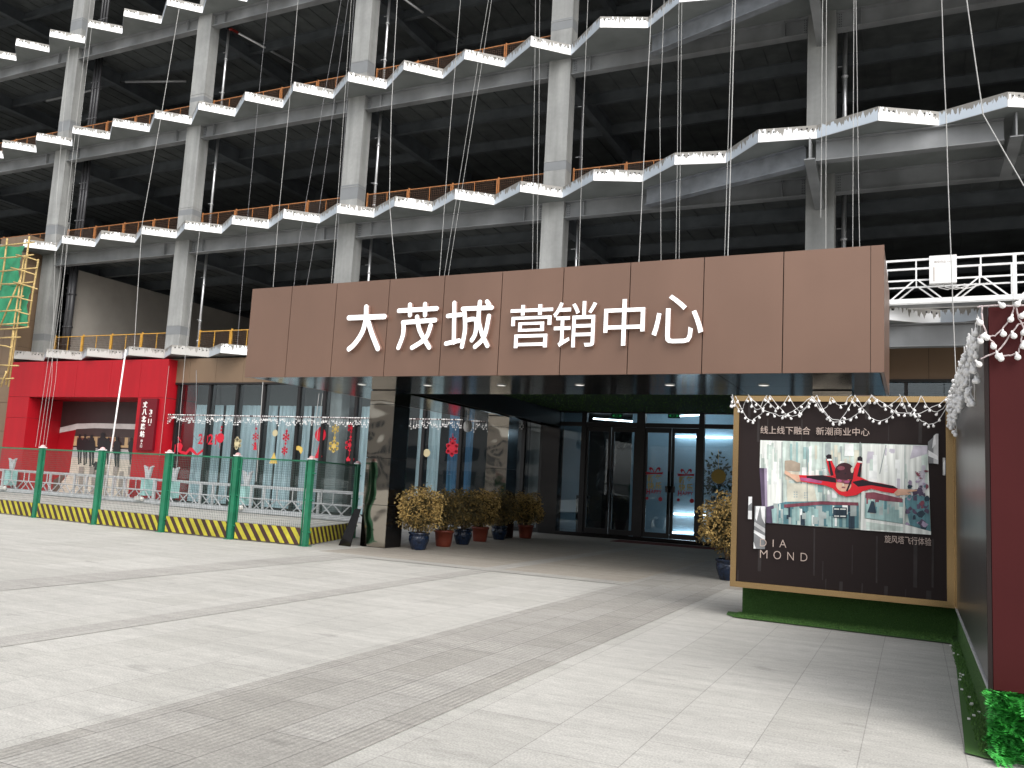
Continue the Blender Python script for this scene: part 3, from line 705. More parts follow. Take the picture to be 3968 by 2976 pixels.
for ch, (u0, u1, v0, v1) in zip('营销中心', ((-6.82,-5.96,4.12,4.93), (-5.95,-5.11,4.11,4.95), (-4.97,-4.22,4.12,4.95), (-4.09,-3.2,4.14,4.99))):
    mb = MB(); text_mb(mb, ch, u0, u1, v0, v1, facing(CF-.03), .075, 0, .002, mi_side=1)
    mb.build('letter', ['white_letter', 'letter_side'], sg)
mb = MB(); mb.box((-12, CF-.012, 4.3), (-11.9, CF-.002, 4.31))

# dome camera hanging at the canopy edge
mb = MB(); c = (-12.2, 22.5, 3.62); mb.tube([(c[0], c[1], 3.63), (c[0], c[1], 3.45)], .03, 8); mb.lathe((c[0], c[1], 3.1), [(.001,0),(.09,.03),(.13,.12),(.13,.25),(.09,.33),(.03,.36)], 14)
o = mb.build('security_camera', 'white_metal', None, c); tag(o, 'white dome security camera hanging under the canopy between the mirrored columns', 'camera')

# ------------------------------------------------------------------ red portal
PY, PB = 26.6, 28.4
po = thing('red_portal', (-34.7, PY, 0), 'red station entrance portal with a recessed wall showing a platform picture', 'portal')
mb = MB()
xo0, xo1, xi0, xi1 = -40.04, -29.45, -38.46, -31.12; zi, zt = 4.56, 6.27
def rp(x0, x1, z0, z1): mb.box((x0+.006, PY, z0+.006), (x1-.006, PY+.04, z1-.006), 0)
for a, b in ((0, 2.1), (2.1, 3.55), (3.55, zi)): rp(xo0, xi0, a, b); rp(xi1, xo1, a, b)
lx = [xo0, -37.6, -35.3, -33.0, -31.12, xo1]
for a, b in zip(lx[:-1], lx[1:]): rp(a, b, zi, zt)
mb.box((xo0+.01, PY+.042, 0), (xi0-.01, PB+.3, zt-.01), 1); mb.box((xi1+.01, PY+.042, 0), (xo1-.01, PB+.3, zt-.01), 1); mb.box((xi0-.01, PY+.042, zi+.01), (xi1+.01, PB+.3, zt-.01), 1)
for a, b in ((0, 2.1), (2.1, 3.55), (3.55, zi-.02)):
    mb.box((xi0-.008, PY+.042, a+.006), (xi0, PB, b-.006), 0); mb.box((xi1, PY+.042, a+.006), (xi1+.008, PB, b-.006), 0)
    mb.box((xo1-.008, PY+.042, a+.006), (xo1, PB+.28, b-.006), 0)
mb.box((xo1-.008, PY+.042, zi), (xo1, PB+.28, zt-.012), 0); mb.box((xi0, PY+.042, zi), (xi1, PB, zi+.008), 0); mb.box((xo0+.01, PY+.041, zt-.009), (xo1-.01, PB+.29, zt), 0)
mb.build('frame', ['red_panel', 'joint'], po)
mb = MB(); mb.box((xi0, PB, 0), (xi1, PB+.1, zi)); wallp = mb.build('picture_wall', 'red_panel', po)
for i, c in enumerate(((.045,.022,.022),(.62,.58,.56),(.055,.035,.033),(.50,.33,.17),(.20,.06,.04),(.47,.46,.46),(.62,.55,.46),(.012,.011,.013),(.30,.26,.23),(.12,.08,.06))):
    mat('mural%d' % i, c, .45, 0, (2.5,.12))
mu = MB(); lay = [0]
def mp(pts, mi):
    lay[0] += 1; Y = PB-.002-.0011*lay[0]
    P = [at(*ZP(*p), Y=Y) for p in pts]; P = [(min(max(p.x, xi0+.01), xi1-.01), Y, min(max(p.z, .02), zi-.02)) for p in P]
    mu.add(P, [tuple(range(len(P)))], mi)
mp([(480,495),(1125,480),(1100,720),(900,708),(620,716),(480,742)], 0)
mp([(480,740),(620,708),(760,704),(1100,712),(1096,756),(760,746),(610,756),(478,782)], 1)
mp([(610,752),(760,744),(1098,754),(1090,822),(600,810)], 2)
mp([(600,808),(1090,822),(1080,905),(588,885)], 3)
for k in range(6): mp([(620+k*82,818),(675+k*82,820),(670+k*82,884),(614+k*82,880)], (4, 2, 9)[k % 3])
mp([(588,884),(1082,904),(1080,932),(585,912)], 2); mp([(586,900),(1080,920),(1079,928),(585,907)], 1)
mp([(585,912),(1080,932),(1076,1003),(576,980)], 5)
mp([(576,978),(1076,1001),(1068,1330),(380,1330),(400,1240),(520,1150),(555,1112)], 6)
mp([(545,1090),(500,1165),(470,1260),(400,1260),(430,1160)], 9)
for x0 in (640, 740, 840, 960): mp([(x0,1090),(x0+34,1092),(x0+20,1290),(x0-14,1288)], 8)
def sil(cx, y0, y1, wd):
    h = y1-y0
    hd = [(cx+wd*.22*math.cos(a), y0+h*.065+h*.065*math.sin(a)) for a in [2*math.pi*k/10 for k in range(10)]]
    mp(hd, 7)
    mp([(cx-wd*.16,y0+h*.12),(cx+wd*.16,y0+h*.12),(cx+wd*.5,y0+h*.2),(cx+wd*.55,y0+h*.5),(cx+wd*.36,y0+h*.56),(cx-wd*.38,y0+h*.56),(cx-wd*.56,y0+h*.48),(cx-wd*.48,y0+h*.2)], 7)
    for s_, e in ((-1, 1.0), (1, .96)):
        mp([(cx+s_*wd*.05,y0+h*.54),(cx+s_*wd*.38,y0+h*.54),(cx+s_*wd*.28,y0+h*e),(cx+s_*wd*.06,y0+h*e)], 7); mp([(cx+s_*wd*.02,y0+h*(e-.03)),(cx+s_*wd*.30,y0+h*(e-.03)),(cx+s_*wd*.36,y0+h*e),(cx+s_*wd*.02,y0+h*e)], 7)
for a in ((640,792,1035,44),(684,790,1040,44),(735,797,1050,56),(825,778,1045,78),(872,820,1035,46),(938,812,1066,56),(1054,818,1036,44)): sil(*a)
mp([(768,1010),(790,1025),(790,1078),(742,1074),(752,1030)], 7)
for x0 in (655,740,830,930,1050): mp([(x0-20,1052),(x0+20,1053),(x0+10,1120),(x0-24,1118)], 8)
mu.build('platform_picture', ['mural%d' % i for i in range(10)], wallp, recalc=False)
# vertical sign board on the right jamb
mb = MB(); P = [at(*ZP(*p), Y=PY-.12) for p in ((1130,505),(1268,512),(1218,925),(1098,918))]
x0 = (P[0].x+P[3].x)/2; x1 = (P[1].x+P[2].x)/2; z1 = P[0].z; z0 = P[3].z
mb.box((x0, PY-.12, z0), (x1, PY-.004, z1)); sbo = mb.build('station_sign', 'maroon_sign', None, (x0, PY, z0)); tag(sbo, 'dark red upright station name board with white Chinese lettering on the portal', 'sign')
mb = MB(); pl = facing(PY-.121)
wS = x1-x0; cS = x0+wS*.30; hS = z1-z0; s5 = hS*.12
for k, ch in enumerate('丈八北路站'):
    zc = z1-hS*(.06+.143*k); text_mb(mb, ch, cS-wS*.13, cS+wS*.13, zc-s5, zc, pl, .02, 0, .02)
for k, ch in enumerate('出入口'):
    zc = z1-hS*(.80+.055*k); text_mb(mb, ch, cS-wS*.06, cS+wS*.06, zc-hS*.042, zc, pl, .008, 0, .005)
cR = x0+wS*.68
for ch, za, zb, ww in (('3', .22, .31, .09), ('号线', .335, .355, .06), ('11', .395, .48, .10), ('号线', .505, .525, .06)):
    text_mb(mb, ch, cR-wS*ww, cR+wS*ww, z1-hS*zb, z1-hS*za, pl, .008, 0, .012)
mb.build('lettering', 'white_print', sbo)

# brown clad building corner behind the scaffold
cb = thing('clad_corner', (-43, 27, 0), 'brown metal clad corner with dark windows behind the bamboo scaffold', 'building')
mb = MB()
for i in range(9): mb.box((-41.4, 26.9, .05+i*1.42), (-40.35, 28.2, .05+i*1.42+1.405)); mb.box((-42.6, 26.9, .05+i*1.42), (-41.42, 28.2, .05+i*1.42+1.405))
mb.box((-42.58, 26.95, .04), (-40.37, 28.15, 12.85), 1); mb.build('cladding', ['brown_clad', 'joint'], cb)
for i in range(4):
    mb = MB(); mb.box((-56, 27.3, .3+i*3), (-42.62, 27.36, 3.1+i*3), 0); w_ = mb.build('window', 'curtain_blue' if i == 2 else 'inner_dark', cb)
    mb = MB(); mb.box((-56, 27.2, 3.12+i*3), (-42.62, 27.4, 3.28+i*3)); mb.box((-44.2, 27.22, .3+i*3), (-44.1, 27.3, 3.1+i*3)); mb.build('frame', 'mullion', w_)

# bamboo scaffold with green net
sc_ = thing('bamboo_scaffold', (-40, 25.5, 0), 'bamboo pole scaffold draped with green safety net at the left edge', 'scaffold')
def sp(a, b, Y): p = at(a, b, Y=Y); return p
def bam(p, q, r=.045):
    mb = MB(); mid = (Vector(p)+Vector(q))/2+Vector((jit(.04), jit(.03), jit(.03))); mb.tube([p, mid, q], [r, r*.95, r*.85], 7)
    mb.build('bamboo_pole', 'bamboo', sc_)
SD = zoomer(0, 850, 2.552)
def S(a, b, Y=25.4): return at(*SD(a, b), Y=Y)
for p, q in (((72,190),(0,700)), ((292,170),(85,1659)), ((380,395),(275,1075)), ((240,365),(60,1640)), ((215,560),(0,1065)), ((140,1095),(55,1640))):
    bam(S(*p), S(*q))
for p, q in (((0,265),(340,225)), ((0,385),(330,350)), ((0,515),(370,480)), ((20,640),(325,620)), ((0,775),(235,760)), ((0,910),(210,895)), ((0,1040),(280,1022)), ((0,1088),(285,1065)), ((0,1172),(205,1165)), ((0,1440),(185,1448)), ((0,1575),(135,1572))):
    bam(S(*p, 25.3), S(*q, 25.3), .04)
for p, q in (((160,350),(380,410)), ((110,478),(350,548)), ((135,620),(370,690)), ((150,765),(320,808)), ((160,905),(290,942)), ((0,1245),(115,1270)), ((60,1500),(10,1659)), ((10,1630),(70,1500))):
    bam(S(*p, 25.2), S(*q, 25.2), .035)
bam((-41.0, 25.4, 6.0), (-41.2, 25.4, 0), .045)
mb = MB(); n = 12; vs = []; fs = []
for (p0, p1, p2, p3) in (((0,270),(235,262),(190,655),(0,655)), ((0,655),(310,655),(270,1058),(0,1035))):
    k0 = len(vs)
    for i in range(n+1):
        for j in range(n+1):
            u, v = i/n, j/n
            a = p0[0]*(1-u)*(1-v)+p1[0]*u*(1-v)+p2[0]*u*v+p3[0]*(1-u)*v; b = p0[1]*(1-u)*(1-v)+p1[1]*u*(1-v)+p2[1]*u*v+p3[1]*(1-u)*v
            q = S(a-160*(1-u), b, 25.6); vs.append((q.x+jit(.03), 25.6+.10*math.sin(u*9+v*4)+jit(.03), q.z+jit(.03)))
    for i in range(n):
        for j in range(n): fs.append((k0+i*(n+1)+j, k0+(i+1)*(n+1)+j, k0+(i+1)*(n+1)+j+1, k0+i*(n+1)+j+1))
mb.add(vs, fs, 0, True); mb.build('safety_net', 'net_green', sc_, recalc=False)

# ------------------------------------------------------------------ suspended platforms
def platform(x0, y0, x1, y1, z, h, dep, m, label, hoists=(), div=2.55, box=None, toe=True):
    t = thing('suspended_platform', ((x0+x1)/2, (y0+y1)/2, z), label, 'work platform', 'suspended work platforms')
    p = Vector((x0, y0, z)); q = Vector((x1, y1, z)); d = (q-p); L = d.length; d.normalize(); nb = Vector((-d.y, d.x, 0))*dep
    n = max(1, round(L/div)); w = L/n
    for side, o in (('front', Vector((0,0,0))), ('back', nb)):
        hh = h if side == 'front' else h*.93
        mb = MB(); A = p+o; up = Vector((0,0,1))
        for zz, tk in ((.05, .06), (.54, .04), (1.0, .05)): mb.bar(A+up*hh*zz, A+d*L+up*hh*zz, tk, tk)
        for i in range(n+1):
            c = A+d*min(max(i*w, .04), L-.04); mb.bar(c+up*.02, c+up*hh*1.0, .08, .08)
            if i < n:
                k = 2
                for j in range(k):
                    a = c+d*w*((j+.06)/k); b = c+d*w*((j+.46)/k); b2 = c+d*w*((j+.54)/k); e = c+d*w*((j+.94)/k)
                    mb.bar(a+up*hh*.07, b+up*hh*.53, .036, .036); mb.bar(b2+up*hh*.53, e+up*hh*.07, .036, .036); mb.bar((b+b2)/2+up*hh*.54, (b+b2)/2+up*hh*.98, .034, .034)
        mb.build('guard_frame', m, t)
    if toe:
        mb = MB(); mb.bar(p+Vector((0,0,.075)), q+Vector((0,0,.075)), .02, .15); mb.bar(p+nb+Vector((0,0,.075)), q+nb+Vector((0,0,.075)), .02, .15); mb.build('toe_board', m, t)
    mb = MB(); c0 = p+nb/2; mb.bar(c0+Vector((0,0,.04)), c0+d*L+Vector((0,0,.04)), dep-.03, .03); mb.build('deck', 'galv_dark', t)
    for hx in hoists:
        c = p+d*hx+nb*.35
        hb = MB(); hb.bar(c+Vector((0,0,.30)), c+Vector((0,0,1.0)), .42, .30); ho = hb.build('hoist', 'cyan_box', t)
        hb = MB(); hb.bar(c+Vector((0,0,1.0)), c+Vector((0,0,h+.35)), .10, .12)
        for s_ in (-1, 1):
            hb.bar(c+d*.04*s_+Vector((0,0,h+.02)), c+d*.16*s_+Vector((0,0,h+.48)), .10, .12); hb.bar(c+d*.15*s_+Vector((0,0,h+.48)), c+d*.27*s_+Vector((0,0,h+.52)), .08, .06)
        hb.build('motor', 'galv', ho)
        hb = MB(); hb.box((c.x-.28, c.y-.34, z+.10), (c.x-.02, c.y-.22, z+.26)); hb.ball((c.x+.1, c.y-.3, z+.16), .1, 8, 6); hb.build('counterweight', 'rust_bag', ho)
    if box:
        c = p+d*box[0]
        hb = MB(); cc = c+Vector((0,-.11,0)); hb.bar(cc+Vector((0,0,box[1])), cc+Vector((0,0,box[2])), .18, .62); cbx = hb.build('control_box', 'white_metal', t)
        hb = MB(); text_mb(hb, '高空作业 ▪▪▪▪', cc.x-.20, cc.x+.24, z+box[2]-.2, z+box[2]-.13, lambda u, v, ww: (u, cc.y-.092-ww, v), .003); hb.box((cc.x-.22, cc.y-.095, z+box[1]+.05), (cc.x-.19, cc.y-.091, z+box[2]-.3)); hb.build('notice', 'grey_print', cbx)
        hb = MB()
        for s_ in range(3): hb.tube([cc+Vector((-.15+s_*.15,0,box[1])), cc+Vector((-.1+s_*.15,-.03,box[1]-.1)), cc+Vector((.1+s_*.2,0,box[1]-.16)), cc+Vector((.5+s_*.25,.05,box[1]-.02))], .012, 5)
        hb.build('cable', 'cable', cbx)
    return t
platform(-46, 25.9, -28.6, 25.75, .02, 1.02, .62, 'galv', 'grey steel work platform resting on the ground before the red portal', hoists=(7.7, 16.7))
platform(-28.2, 25.35, -17.0, 24.45, .02, 1.02, .62, 'galv', 'grey steel work platform resting on the ground before the decorated glass', hoists=(.9, 5.1))
platform(-15.9, 25.3, -13.6, 25.3, .02, 1.02, .6, 'galv', 'short grey steel work platform on the ground behind the front mirrored column')
platform(-3.6, 23.7, 5.2, 23.6, 6.76, 1.17, .6, 'white_metal', 'white steel work platform hanging right of the brown canopy', div=2.75, box=(4.28, .48, 1.20))

# leaning white pole on the left platform
mb = MB(); p, q = at(272,755,Y=25.6), at(222,1100,Y=25.6); mb.tube([(p.x, 25.6, p.z), (q.x, 25.6, max(q.z, .1))], .036, 8); o = mb.build('white_pole', 'white_metal', None, (q.x, 25.6, .1)); tag(o, 'thick white pole standing upright before the red portal', 'pole')

# ------------------------------------------------------------------ ropes hanging down the facade
def rope(pts, Y, label, r=.013, m='rope'):
    P = []
    for i, p in enumerate(pts):
        q = at(*p, Y=Y); P.append(Vector((q.x, Y, max(q.z, .05))))
    top = P[0]+(P[0]-P[1]).normalized()*4 if pts[0][1] < 5 else P[0]
    mb = MB(); F = []
    P = [top]+P if top is not P[0] else P
    for a, b in zip(P[:-1], P[1:]):
        n = max(2, int((b-a).length/1.7))
        for k in range(n): F.append(a+(b-a)*k/n+Vector((jit(.006), jit(.004), 0)))
    F.append(P[-1]); mb.tube(F, r*.66, 5, 0)
    o = mb.build('rope', m, None, P[-1]); tag(o, label, 'rope', 'ropes hanging down the facade')
RY = 25.75
rope([(390,0),(349,247),(307,483),(290,750)], RY, 'thick pale rope slanting across the second column and ending above the red portal', .02)
rope([(579,0),(552,282),(536,459),(512,752)], RY, 'thin rope just left of the canopy end, reaching the lowest slab', .011, 'rope_dark')
rope([(644,0),(623,247),(602,459),(590,620)], RY, 'pale rope ending behind the left end of the canopy', .015)
rope([(737,0),(646,522),(634,625)], RY, 'thin slanting rope left of the third column, ending at the first canopy panel joint', .011, 'rope_dark')
rope([(752,0),(685,487),(662,620)], RY, 'thin slanting rope left of the third column, ending just right of the first canopy joint', .011, 'rope_dark')
rope([(759,0),(729,437),(716,612)], RY, 'thin rope running down along the third column left edge', .012, 'rope')
rope([(765,0),(734,437),(722,612)], RY, 'thin rope running down the middle of the third column face', .010, 'rope_dark')
rope([(858,0),(845,247),(841,434),(848,520),(856,606)], RY, 'thick pale rope bending right at its foot, right of the third column pipe', .02)
rope([(995,0),(972,275),(949,600)], RY, 'pale rope ending above the third white character', .014)
rope([(1055,0),(1018,226),(959,600)], RY, 'left one of two slanting ropes above the third white character', .011)
rope([(1062,0),(1027,226),(968,598)], RY, 'right one of two slanting ropes above the third white character', .011)
rope([(1157,0),(1153,282),(1150,590)], RY, 'rope hanging close to the left edge of the fourth column', .011)
rope([(1166,0),(1164,282),(1160,588)], RY, 'rope hanging on the face of the fourth column left edge', .011)
rope([(1270,0),(1260,247),(1250,582)], RY, 'rope hanging right of the fourth column black pipe', .013)
rope([(1408,0),(1392,318),(1380,572)], 24.9, 'thick pale rope ending above the fifth white character', .02)
rope([(1435,0),(1425,247),(1428,568)], 24.9, 'thin rope ending above the sixth white character', .012)
rope([(1467,0),(1460,565)], 24.9, 'left one of two close thin ropes above the last white character', .011)
rope([(1473,0),(1467,565)], 24.9, 'right one of two close thin ropes above the last white character', .011)
rope([(1582,0),(1565,558)], 24.0, 'thin rope hanging left beside the thick rope over the right canopy half', .013)
rope([(1588,0),(1572,558)], 24.0, 'thick pale rope hanging down over the right canopy half', .022)
rope([(1777,0),(1773,470)], 23.8, 'thin rope hanging on the face of the rightmost column', .012)
rope([(1785,0),(1784,545)], 23.8, 'thin wavy rope hanging on the right face of the rightmost column', .012)
rope([(1845,0),(1842,540)], 23.8, 'left one of two ropes right of the rightmost column pipe', .012)
rope([(1849,0),(1857,540)], 23.8, 'right one of two ropes right of the rightmost column pipe', .012)
rope([(2034,0),(2054,548),(2066,835)], 23.2, 'pale rope running down past the control box of the hanging white platform', .018)
rope([(2088,0),(2123,247),(2212,402)], 23.2, 'thick pale rope slanting to the right edge at the top', .022)
rope([(196,0),(156,340),(130,590),(98,820),(77,965)], 25.2, 'left one of the ropes hanging over the red portal left jamb', .012)
rope([(205,0),(165,340),(140,590),(106,820),(84,968)], 25.2, 'second rope from the left over the red portal left jamb', .012)
rope([(150,100),(122,430),(112,820),(92,968)], 25.2, 'third rope from the left over the red portal left jamb', .011)
rope([(148,480),(120,820),(98,970)], 25.2, 'short rope from the second slab down over the red portal left jamb', .011)
rope([(432,490),(400,772),(386,935),(380,1030)], 25.5, 'thin rope hanging from the second slab along the portal right edge', .012)
rope([(365,790),(345,985)], 25.8, 'short thin rope hanging over the red portal right jamb', .011)
rope([(568,825),(557,990),(553,1040)], 25.1, 'thick white rope hanging before the glass beside the fence post', .022)
rope([(689,850),(671,1000)], 25.1, 'white rope hanging before the glass left of the red bell sticker', .016)
rope([(697,850),(678,1000)], 25.1, 'thin rope hanging before the glass just left of the red tree sticker', .012)
mb = MB(); b = [at(*p, Y=26.5) for p in ((424,860),(421,900),(418,940),(425,951),(436,945),(441,925))]; mb.tube([at(424,800,Y=26.5)]+b, .011, 5); o = mb.build('rope', 'rope_dark', None, b[0]); tag(o, 'thin looped rope with a curled end on the red lintel', 'rope', 'ropes hanging down the facade')

# ------------------------------------------------------------------ site fence
FY = 15.25
fposts = [(-24.6, 15.9), (-21.9, 15.72), (-19.17, 15.45), (-16.55, 15.25), (-14.3, 15.2), (-12.2, 15.28)]
fend = (-13.25, 18.5)
fe = thing('site_fence', (-17, 15.3, 0), 'green wire mesh site fence with striped yellow and dark kickboards', 'fence')
def fpanel(p, q):
    p = Vector((*p, 0)); q = Vector((*q, 0)); d = (q-p).normalized(); a = p+d*.13; b = q-d*.13; L = (b-a).length
    mb = MB(); up = Vector((0,0,1))
    for zz in (.06, 1.88): mb.bar(a+up*zz, b+up*zz, .03, .035)
    for c in (a, b): mb.bar(c+up*.02, c+up*1.9, .03, .03)
    pn = mb.build('mesh_panel', 'fence_green', fe)
    mb = MB(); r = .0021
    n = int(L/.055)
    for i in range(1, n): c = a+d*(L*i/n); mb.bar(c+up*.08, c+up*1.86, r*2, r*2)
    for i in range(1, 33): z = .08+i*.055; mb.bar(a+up*z, b+up*z, r*2, r*2)
    mb.build('wire_mesh', 'mesh_wire', pn)
    # kickboard with slanting stripes
    nrm = Vector((d.y, -d.x, 0)); f = nrm*.03
    mb = MB(); z0, z1 = .025, .40
    mb.slabpoly([a+f+up*z0, b+f+up*z0, b+f+up*z1, a+f+up*z1], -nrm*.012, 0)
    pw = .262; sl = .28; k = -1
    while True:
        u0 = k*pw-.02
        if u0 > L: break
        pts = [(u0+sl, z0+.003), (u0+sl+pw*.5, z0+.003), (u0+pw*.5, z1-.003), (u0, z1-.003)]
        # clip to the board length
        def clip(P, lim, lo):
            out = []
            for i in range(len(P)):
                A, B = P[i], P[(i+1) % len(P)]; ia = (A[0] >= lim) == lo or A[0] == lim; ib = (B[0] >= lim) == lo or B[0] == lim
                if ia: out.append(A)
                if ia != ib: t = (lim-A[0])/(B[0]-A[0]); out.append((lim, A[1]+t*(B[1]-A[1])))
            return out
        pts = clip(clip(pts, .005, True), L-.005, False) if pts else pts
        if len(pts) > 2: mb.add([a+d*u+f+nrm*.002+up*z for u, z in pts], [tuple(range(len(pts)))], 1)
        k += 1
    mb.build('kickboard', ['board_brown', 'board_yellow'], fe)
for p, q in zip(fposts[:-1], fposts[1:]): fpanel(p, q)
fpanel(fposts[-1], fend)
for x, y in fposts+[fend]:
    mb = MB(); mb.box((x-.055, y-.055, 0), (x+.055, y+.055, 1.92)); mb.box((x-.11, y-.11, 0), (x+.11, y+.11, .012))
    for zz in (.3, 1.0, 1.6): mb.box((x-.13, y-.01, zz), (x+.13, y+.01, zz+.03))
    ps = mb.build('post', 'fence_green', fe)
    mb = MB(); mb.box((x-.075, y-.075, 1.92), (x+.075, y+.075, 1.945)); mb.lathe((x, y, 1.945), [(.07,0),(.062,.03),(.035,.055),(.001,.062)], 12, 1); mb.build('cap', ['white_metal', 'cap_pink'], ps)
# leaning dark board beside the column
mb = MB(); mb.slabpoly([(-11.98, 16.2, .0), (-11.62, 16.15, .0), (-11.60, 16.42, .85), (-11.78, 16.45, .85)], (.0,.03,0)); mb.slabpoly([(-12.05, 16.55, .0), (-11.98, 16.2, .0), (-11.78, 16.45, .85)], (.02,.01,0), 1)
o = mb.build('folding_board', ['black_steel', 'galv'], None, (-11.8, 16.3, 0)); tag(o, 'small dark folding board leaning on the front mirrored column beside the fence', 'board')

# ------------------------------------------------------------------ potted shrubs
def shrub(x, y, pm, rad, label, seed, zc=None, bare=False):
    random.seed(seed)
    t = thing('potted_shrub', (x, y, 0), label, 'potted shrub', 'potted shrubs under the canopy')
    mb = MB()
    if pm == 'pot_blue':
        prof = [(.001,.01),(.15,.0),(.165,.02),(.2,.12),(.235,.22),(.235,.30),(.215,.345),(.245,.36),(.25,.385),(.24,.40),(.215,.40),(.20,.36),(.001,.355)]
    else:
        prof = [(.001,.01),(.17,.0),(.18,.01),(.20,.12),(.225,.34),(.245,.345),(.25,.40),(.23,.405),(.215,.36),(.001,.355)]
    mb.lathe((x, y, 0), prof, 24); pt = mb.build('pot', pm, t)
    mb = MB(); mb.lathe((x, y, .36), [(.2,0),(.1,.015),(.001,.02)], 14); mb.build('soil', 'soil', pt)
    cz = zc or .36+rad*.98
    mb = MB()
    for i in range(9):
        a = i*2.4; q = (x+rad*.6*math.cos(a)*random.uniform(.3,1), y+rad*.6*math.sin(a)*random.uniform(.3,1), cz+rad*random.uniform(-.2,.6))
        mb.tube([(x+.04*math.cos(a), y+.04*math.sin(a), .34), ((x+q[0])/2+jit(.03), (y+q[1])/2+jit(.03), (.34+q[2])/2+.05), q], [.014,.010,.004], 5)
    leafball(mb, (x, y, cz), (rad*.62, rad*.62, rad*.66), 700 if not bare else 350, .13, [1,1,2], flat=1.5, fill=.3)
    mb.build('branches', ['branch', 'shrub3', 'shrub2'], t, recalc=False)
    if bare:
        mb = MB()
        for i in range(90):
            a = jit(3.14); e = random.uniform(-.3, 1.4); d = Vector((math.cos(a)*math.cos(e), math.sin(a)*math.cos(e), math.sin(e)))
            q = Vector((x, y, cz))+d*rad*random.uniform(.75, 1.15); m0 = Vector((x, y, cz-.1*rad))+d*rad*.4+Vector((jit(.05), jit(.05), jit(.05)))
            mb.tube([(x+jit(.03), y+jit(.03), cz-rad*.6), m0, q], [.006, .004, .0015], 4, caps=False)
        mb.build('twigs', 'shrub2', t)
    mb = MB(); ncl = 1500 if bare else 2600
    ph = [random.uniform(0, 6) for _ in range(4)]
    for i in range(ncl):                     # upright fan sprays, each a handful of narrow scales
        while True:
            p = Vector((jit(1), jit(1), jit(1)))
            if .2 < p.length < 1: break
        p = p.normalized()*(.5+.5*random.random()**.55)
        lump = 1+.17*math.sin(p.x*4.5+ph[0])*math.sin(p.z*5+ph[1])+.12*math.sin(p.y*8+ph[2])*math.cos(p.x*7+ph[3])+jit(.09)
        c = Vector((x+p.x*rad*lump, y+p.y*rad*lump, cz+p.z*rad*1.02*lump*(1.0 if p.z > 0 else .9)))
        if c.z < .40: continue
        out = Vector((p.x, p.y, p.z*.6+.5)).normalized()
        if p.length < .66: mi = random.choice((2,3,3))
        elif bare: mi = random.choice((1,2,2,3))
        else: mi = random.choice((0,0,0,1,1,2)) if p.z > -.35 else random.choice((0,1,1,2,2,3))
        side = out.cross(Vector((jit(1), jit(1), jit(1)))).normalized()
        for k in range(5):
            d = (out*random.uniform(.5,1)+side*((k-2)*.45)+Vector((jit(.3),jit(.3),jit(.3)))).normalized(); s_ = random.uniform(.026,.058); wv = d.cross(Vector((jit(1),jit(1),jit(1)))).normalized()*s_*.26
            mb.add([c, c+d*s_*.55+wv, c+d*s_, c+d*s_*.55-wv], [(0,1,2,3)], mi)
    mb.build('foliage', ['shrub0','shrub1','shrub2','shrub3'], t, recalc=False)
pots = [((-10.29,16.95),'pot_blue',.53,'bushy tan shrub in a blue glazed pot, nearest to the front mirrored column'),
        ((-10.46,18.4),'pot_red',.50,'brownish shrub in a terracotta pot next to the front blue pot'),
        ((-10.5,19.45),'pot_blue',.52,'brown shrub in a blue glazed pot between two terracotta pots'),
        ((-10.8,21.0),'pot_red',.52,'brown shrub in a terracotta pot between the two rear blue pots'),
        ((-10.85,22.3),'pot_blue',.52,'dim brown shrub in a blue pot before the rear mirrored column'),
        ((-10.69,23.8),'pot_red',.52,'dim brown shrub in a terracotta pot nearest to the doors'),
        ((-3.22,16.75),'pot_blue',.60,'tall olive and tan shrub in a blue pot behind the black lightbox')]
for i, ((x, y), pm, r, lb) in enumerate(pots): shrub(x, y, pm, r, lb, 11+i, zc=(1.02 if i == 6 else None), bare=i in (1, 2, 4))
random.seed(21)

# ------------------------------------------------------------------ string lights
def icicle(x0, x1, y, z, label, drop=.36):
    t = thing('string_lights', ((x0+x1)/2, y, z), label, 'string lights', 'string lights')
    mb = MB(); mb.bar((x0, y, z), (x1, y, z), .06, .05); mb.build('rail', 'maroon_board', t)
    mb = MB(); bl = MB(); x = x0
    while x < x1:
        step = random.uniform(.09,.22); L = drop*random.uniform(.35,1.0)
        P = [Vector((x+step*k/5+jit(.01), y-.05+jit(.012), z+.02-L*math.sin(math.pi*k/5)**.6)) for k in range(6)]
        mb.tube(P, .003, 4, caps=False)
        for k in range(6):
            if random.random() < .85: bl.ball(P[k]+Vector((jit(.02),-.012,-.02)), random.uniform(.018,.027), 6, 4)
        x += step*.6
    mb.build('cable', 'cable', t); b_ = bl.build('bulbs', 'bulb', t); b_['kind'] = 'stuff'
icicle(-29.65, -14.9, 26.9, 3.84, 'long icicle string lights on a brown rail across the decorated glass', .40)
icicle(-14.5, -12.4, 26.9, 3.80, 'short icicle string lights between the two mirrored columns', .45)

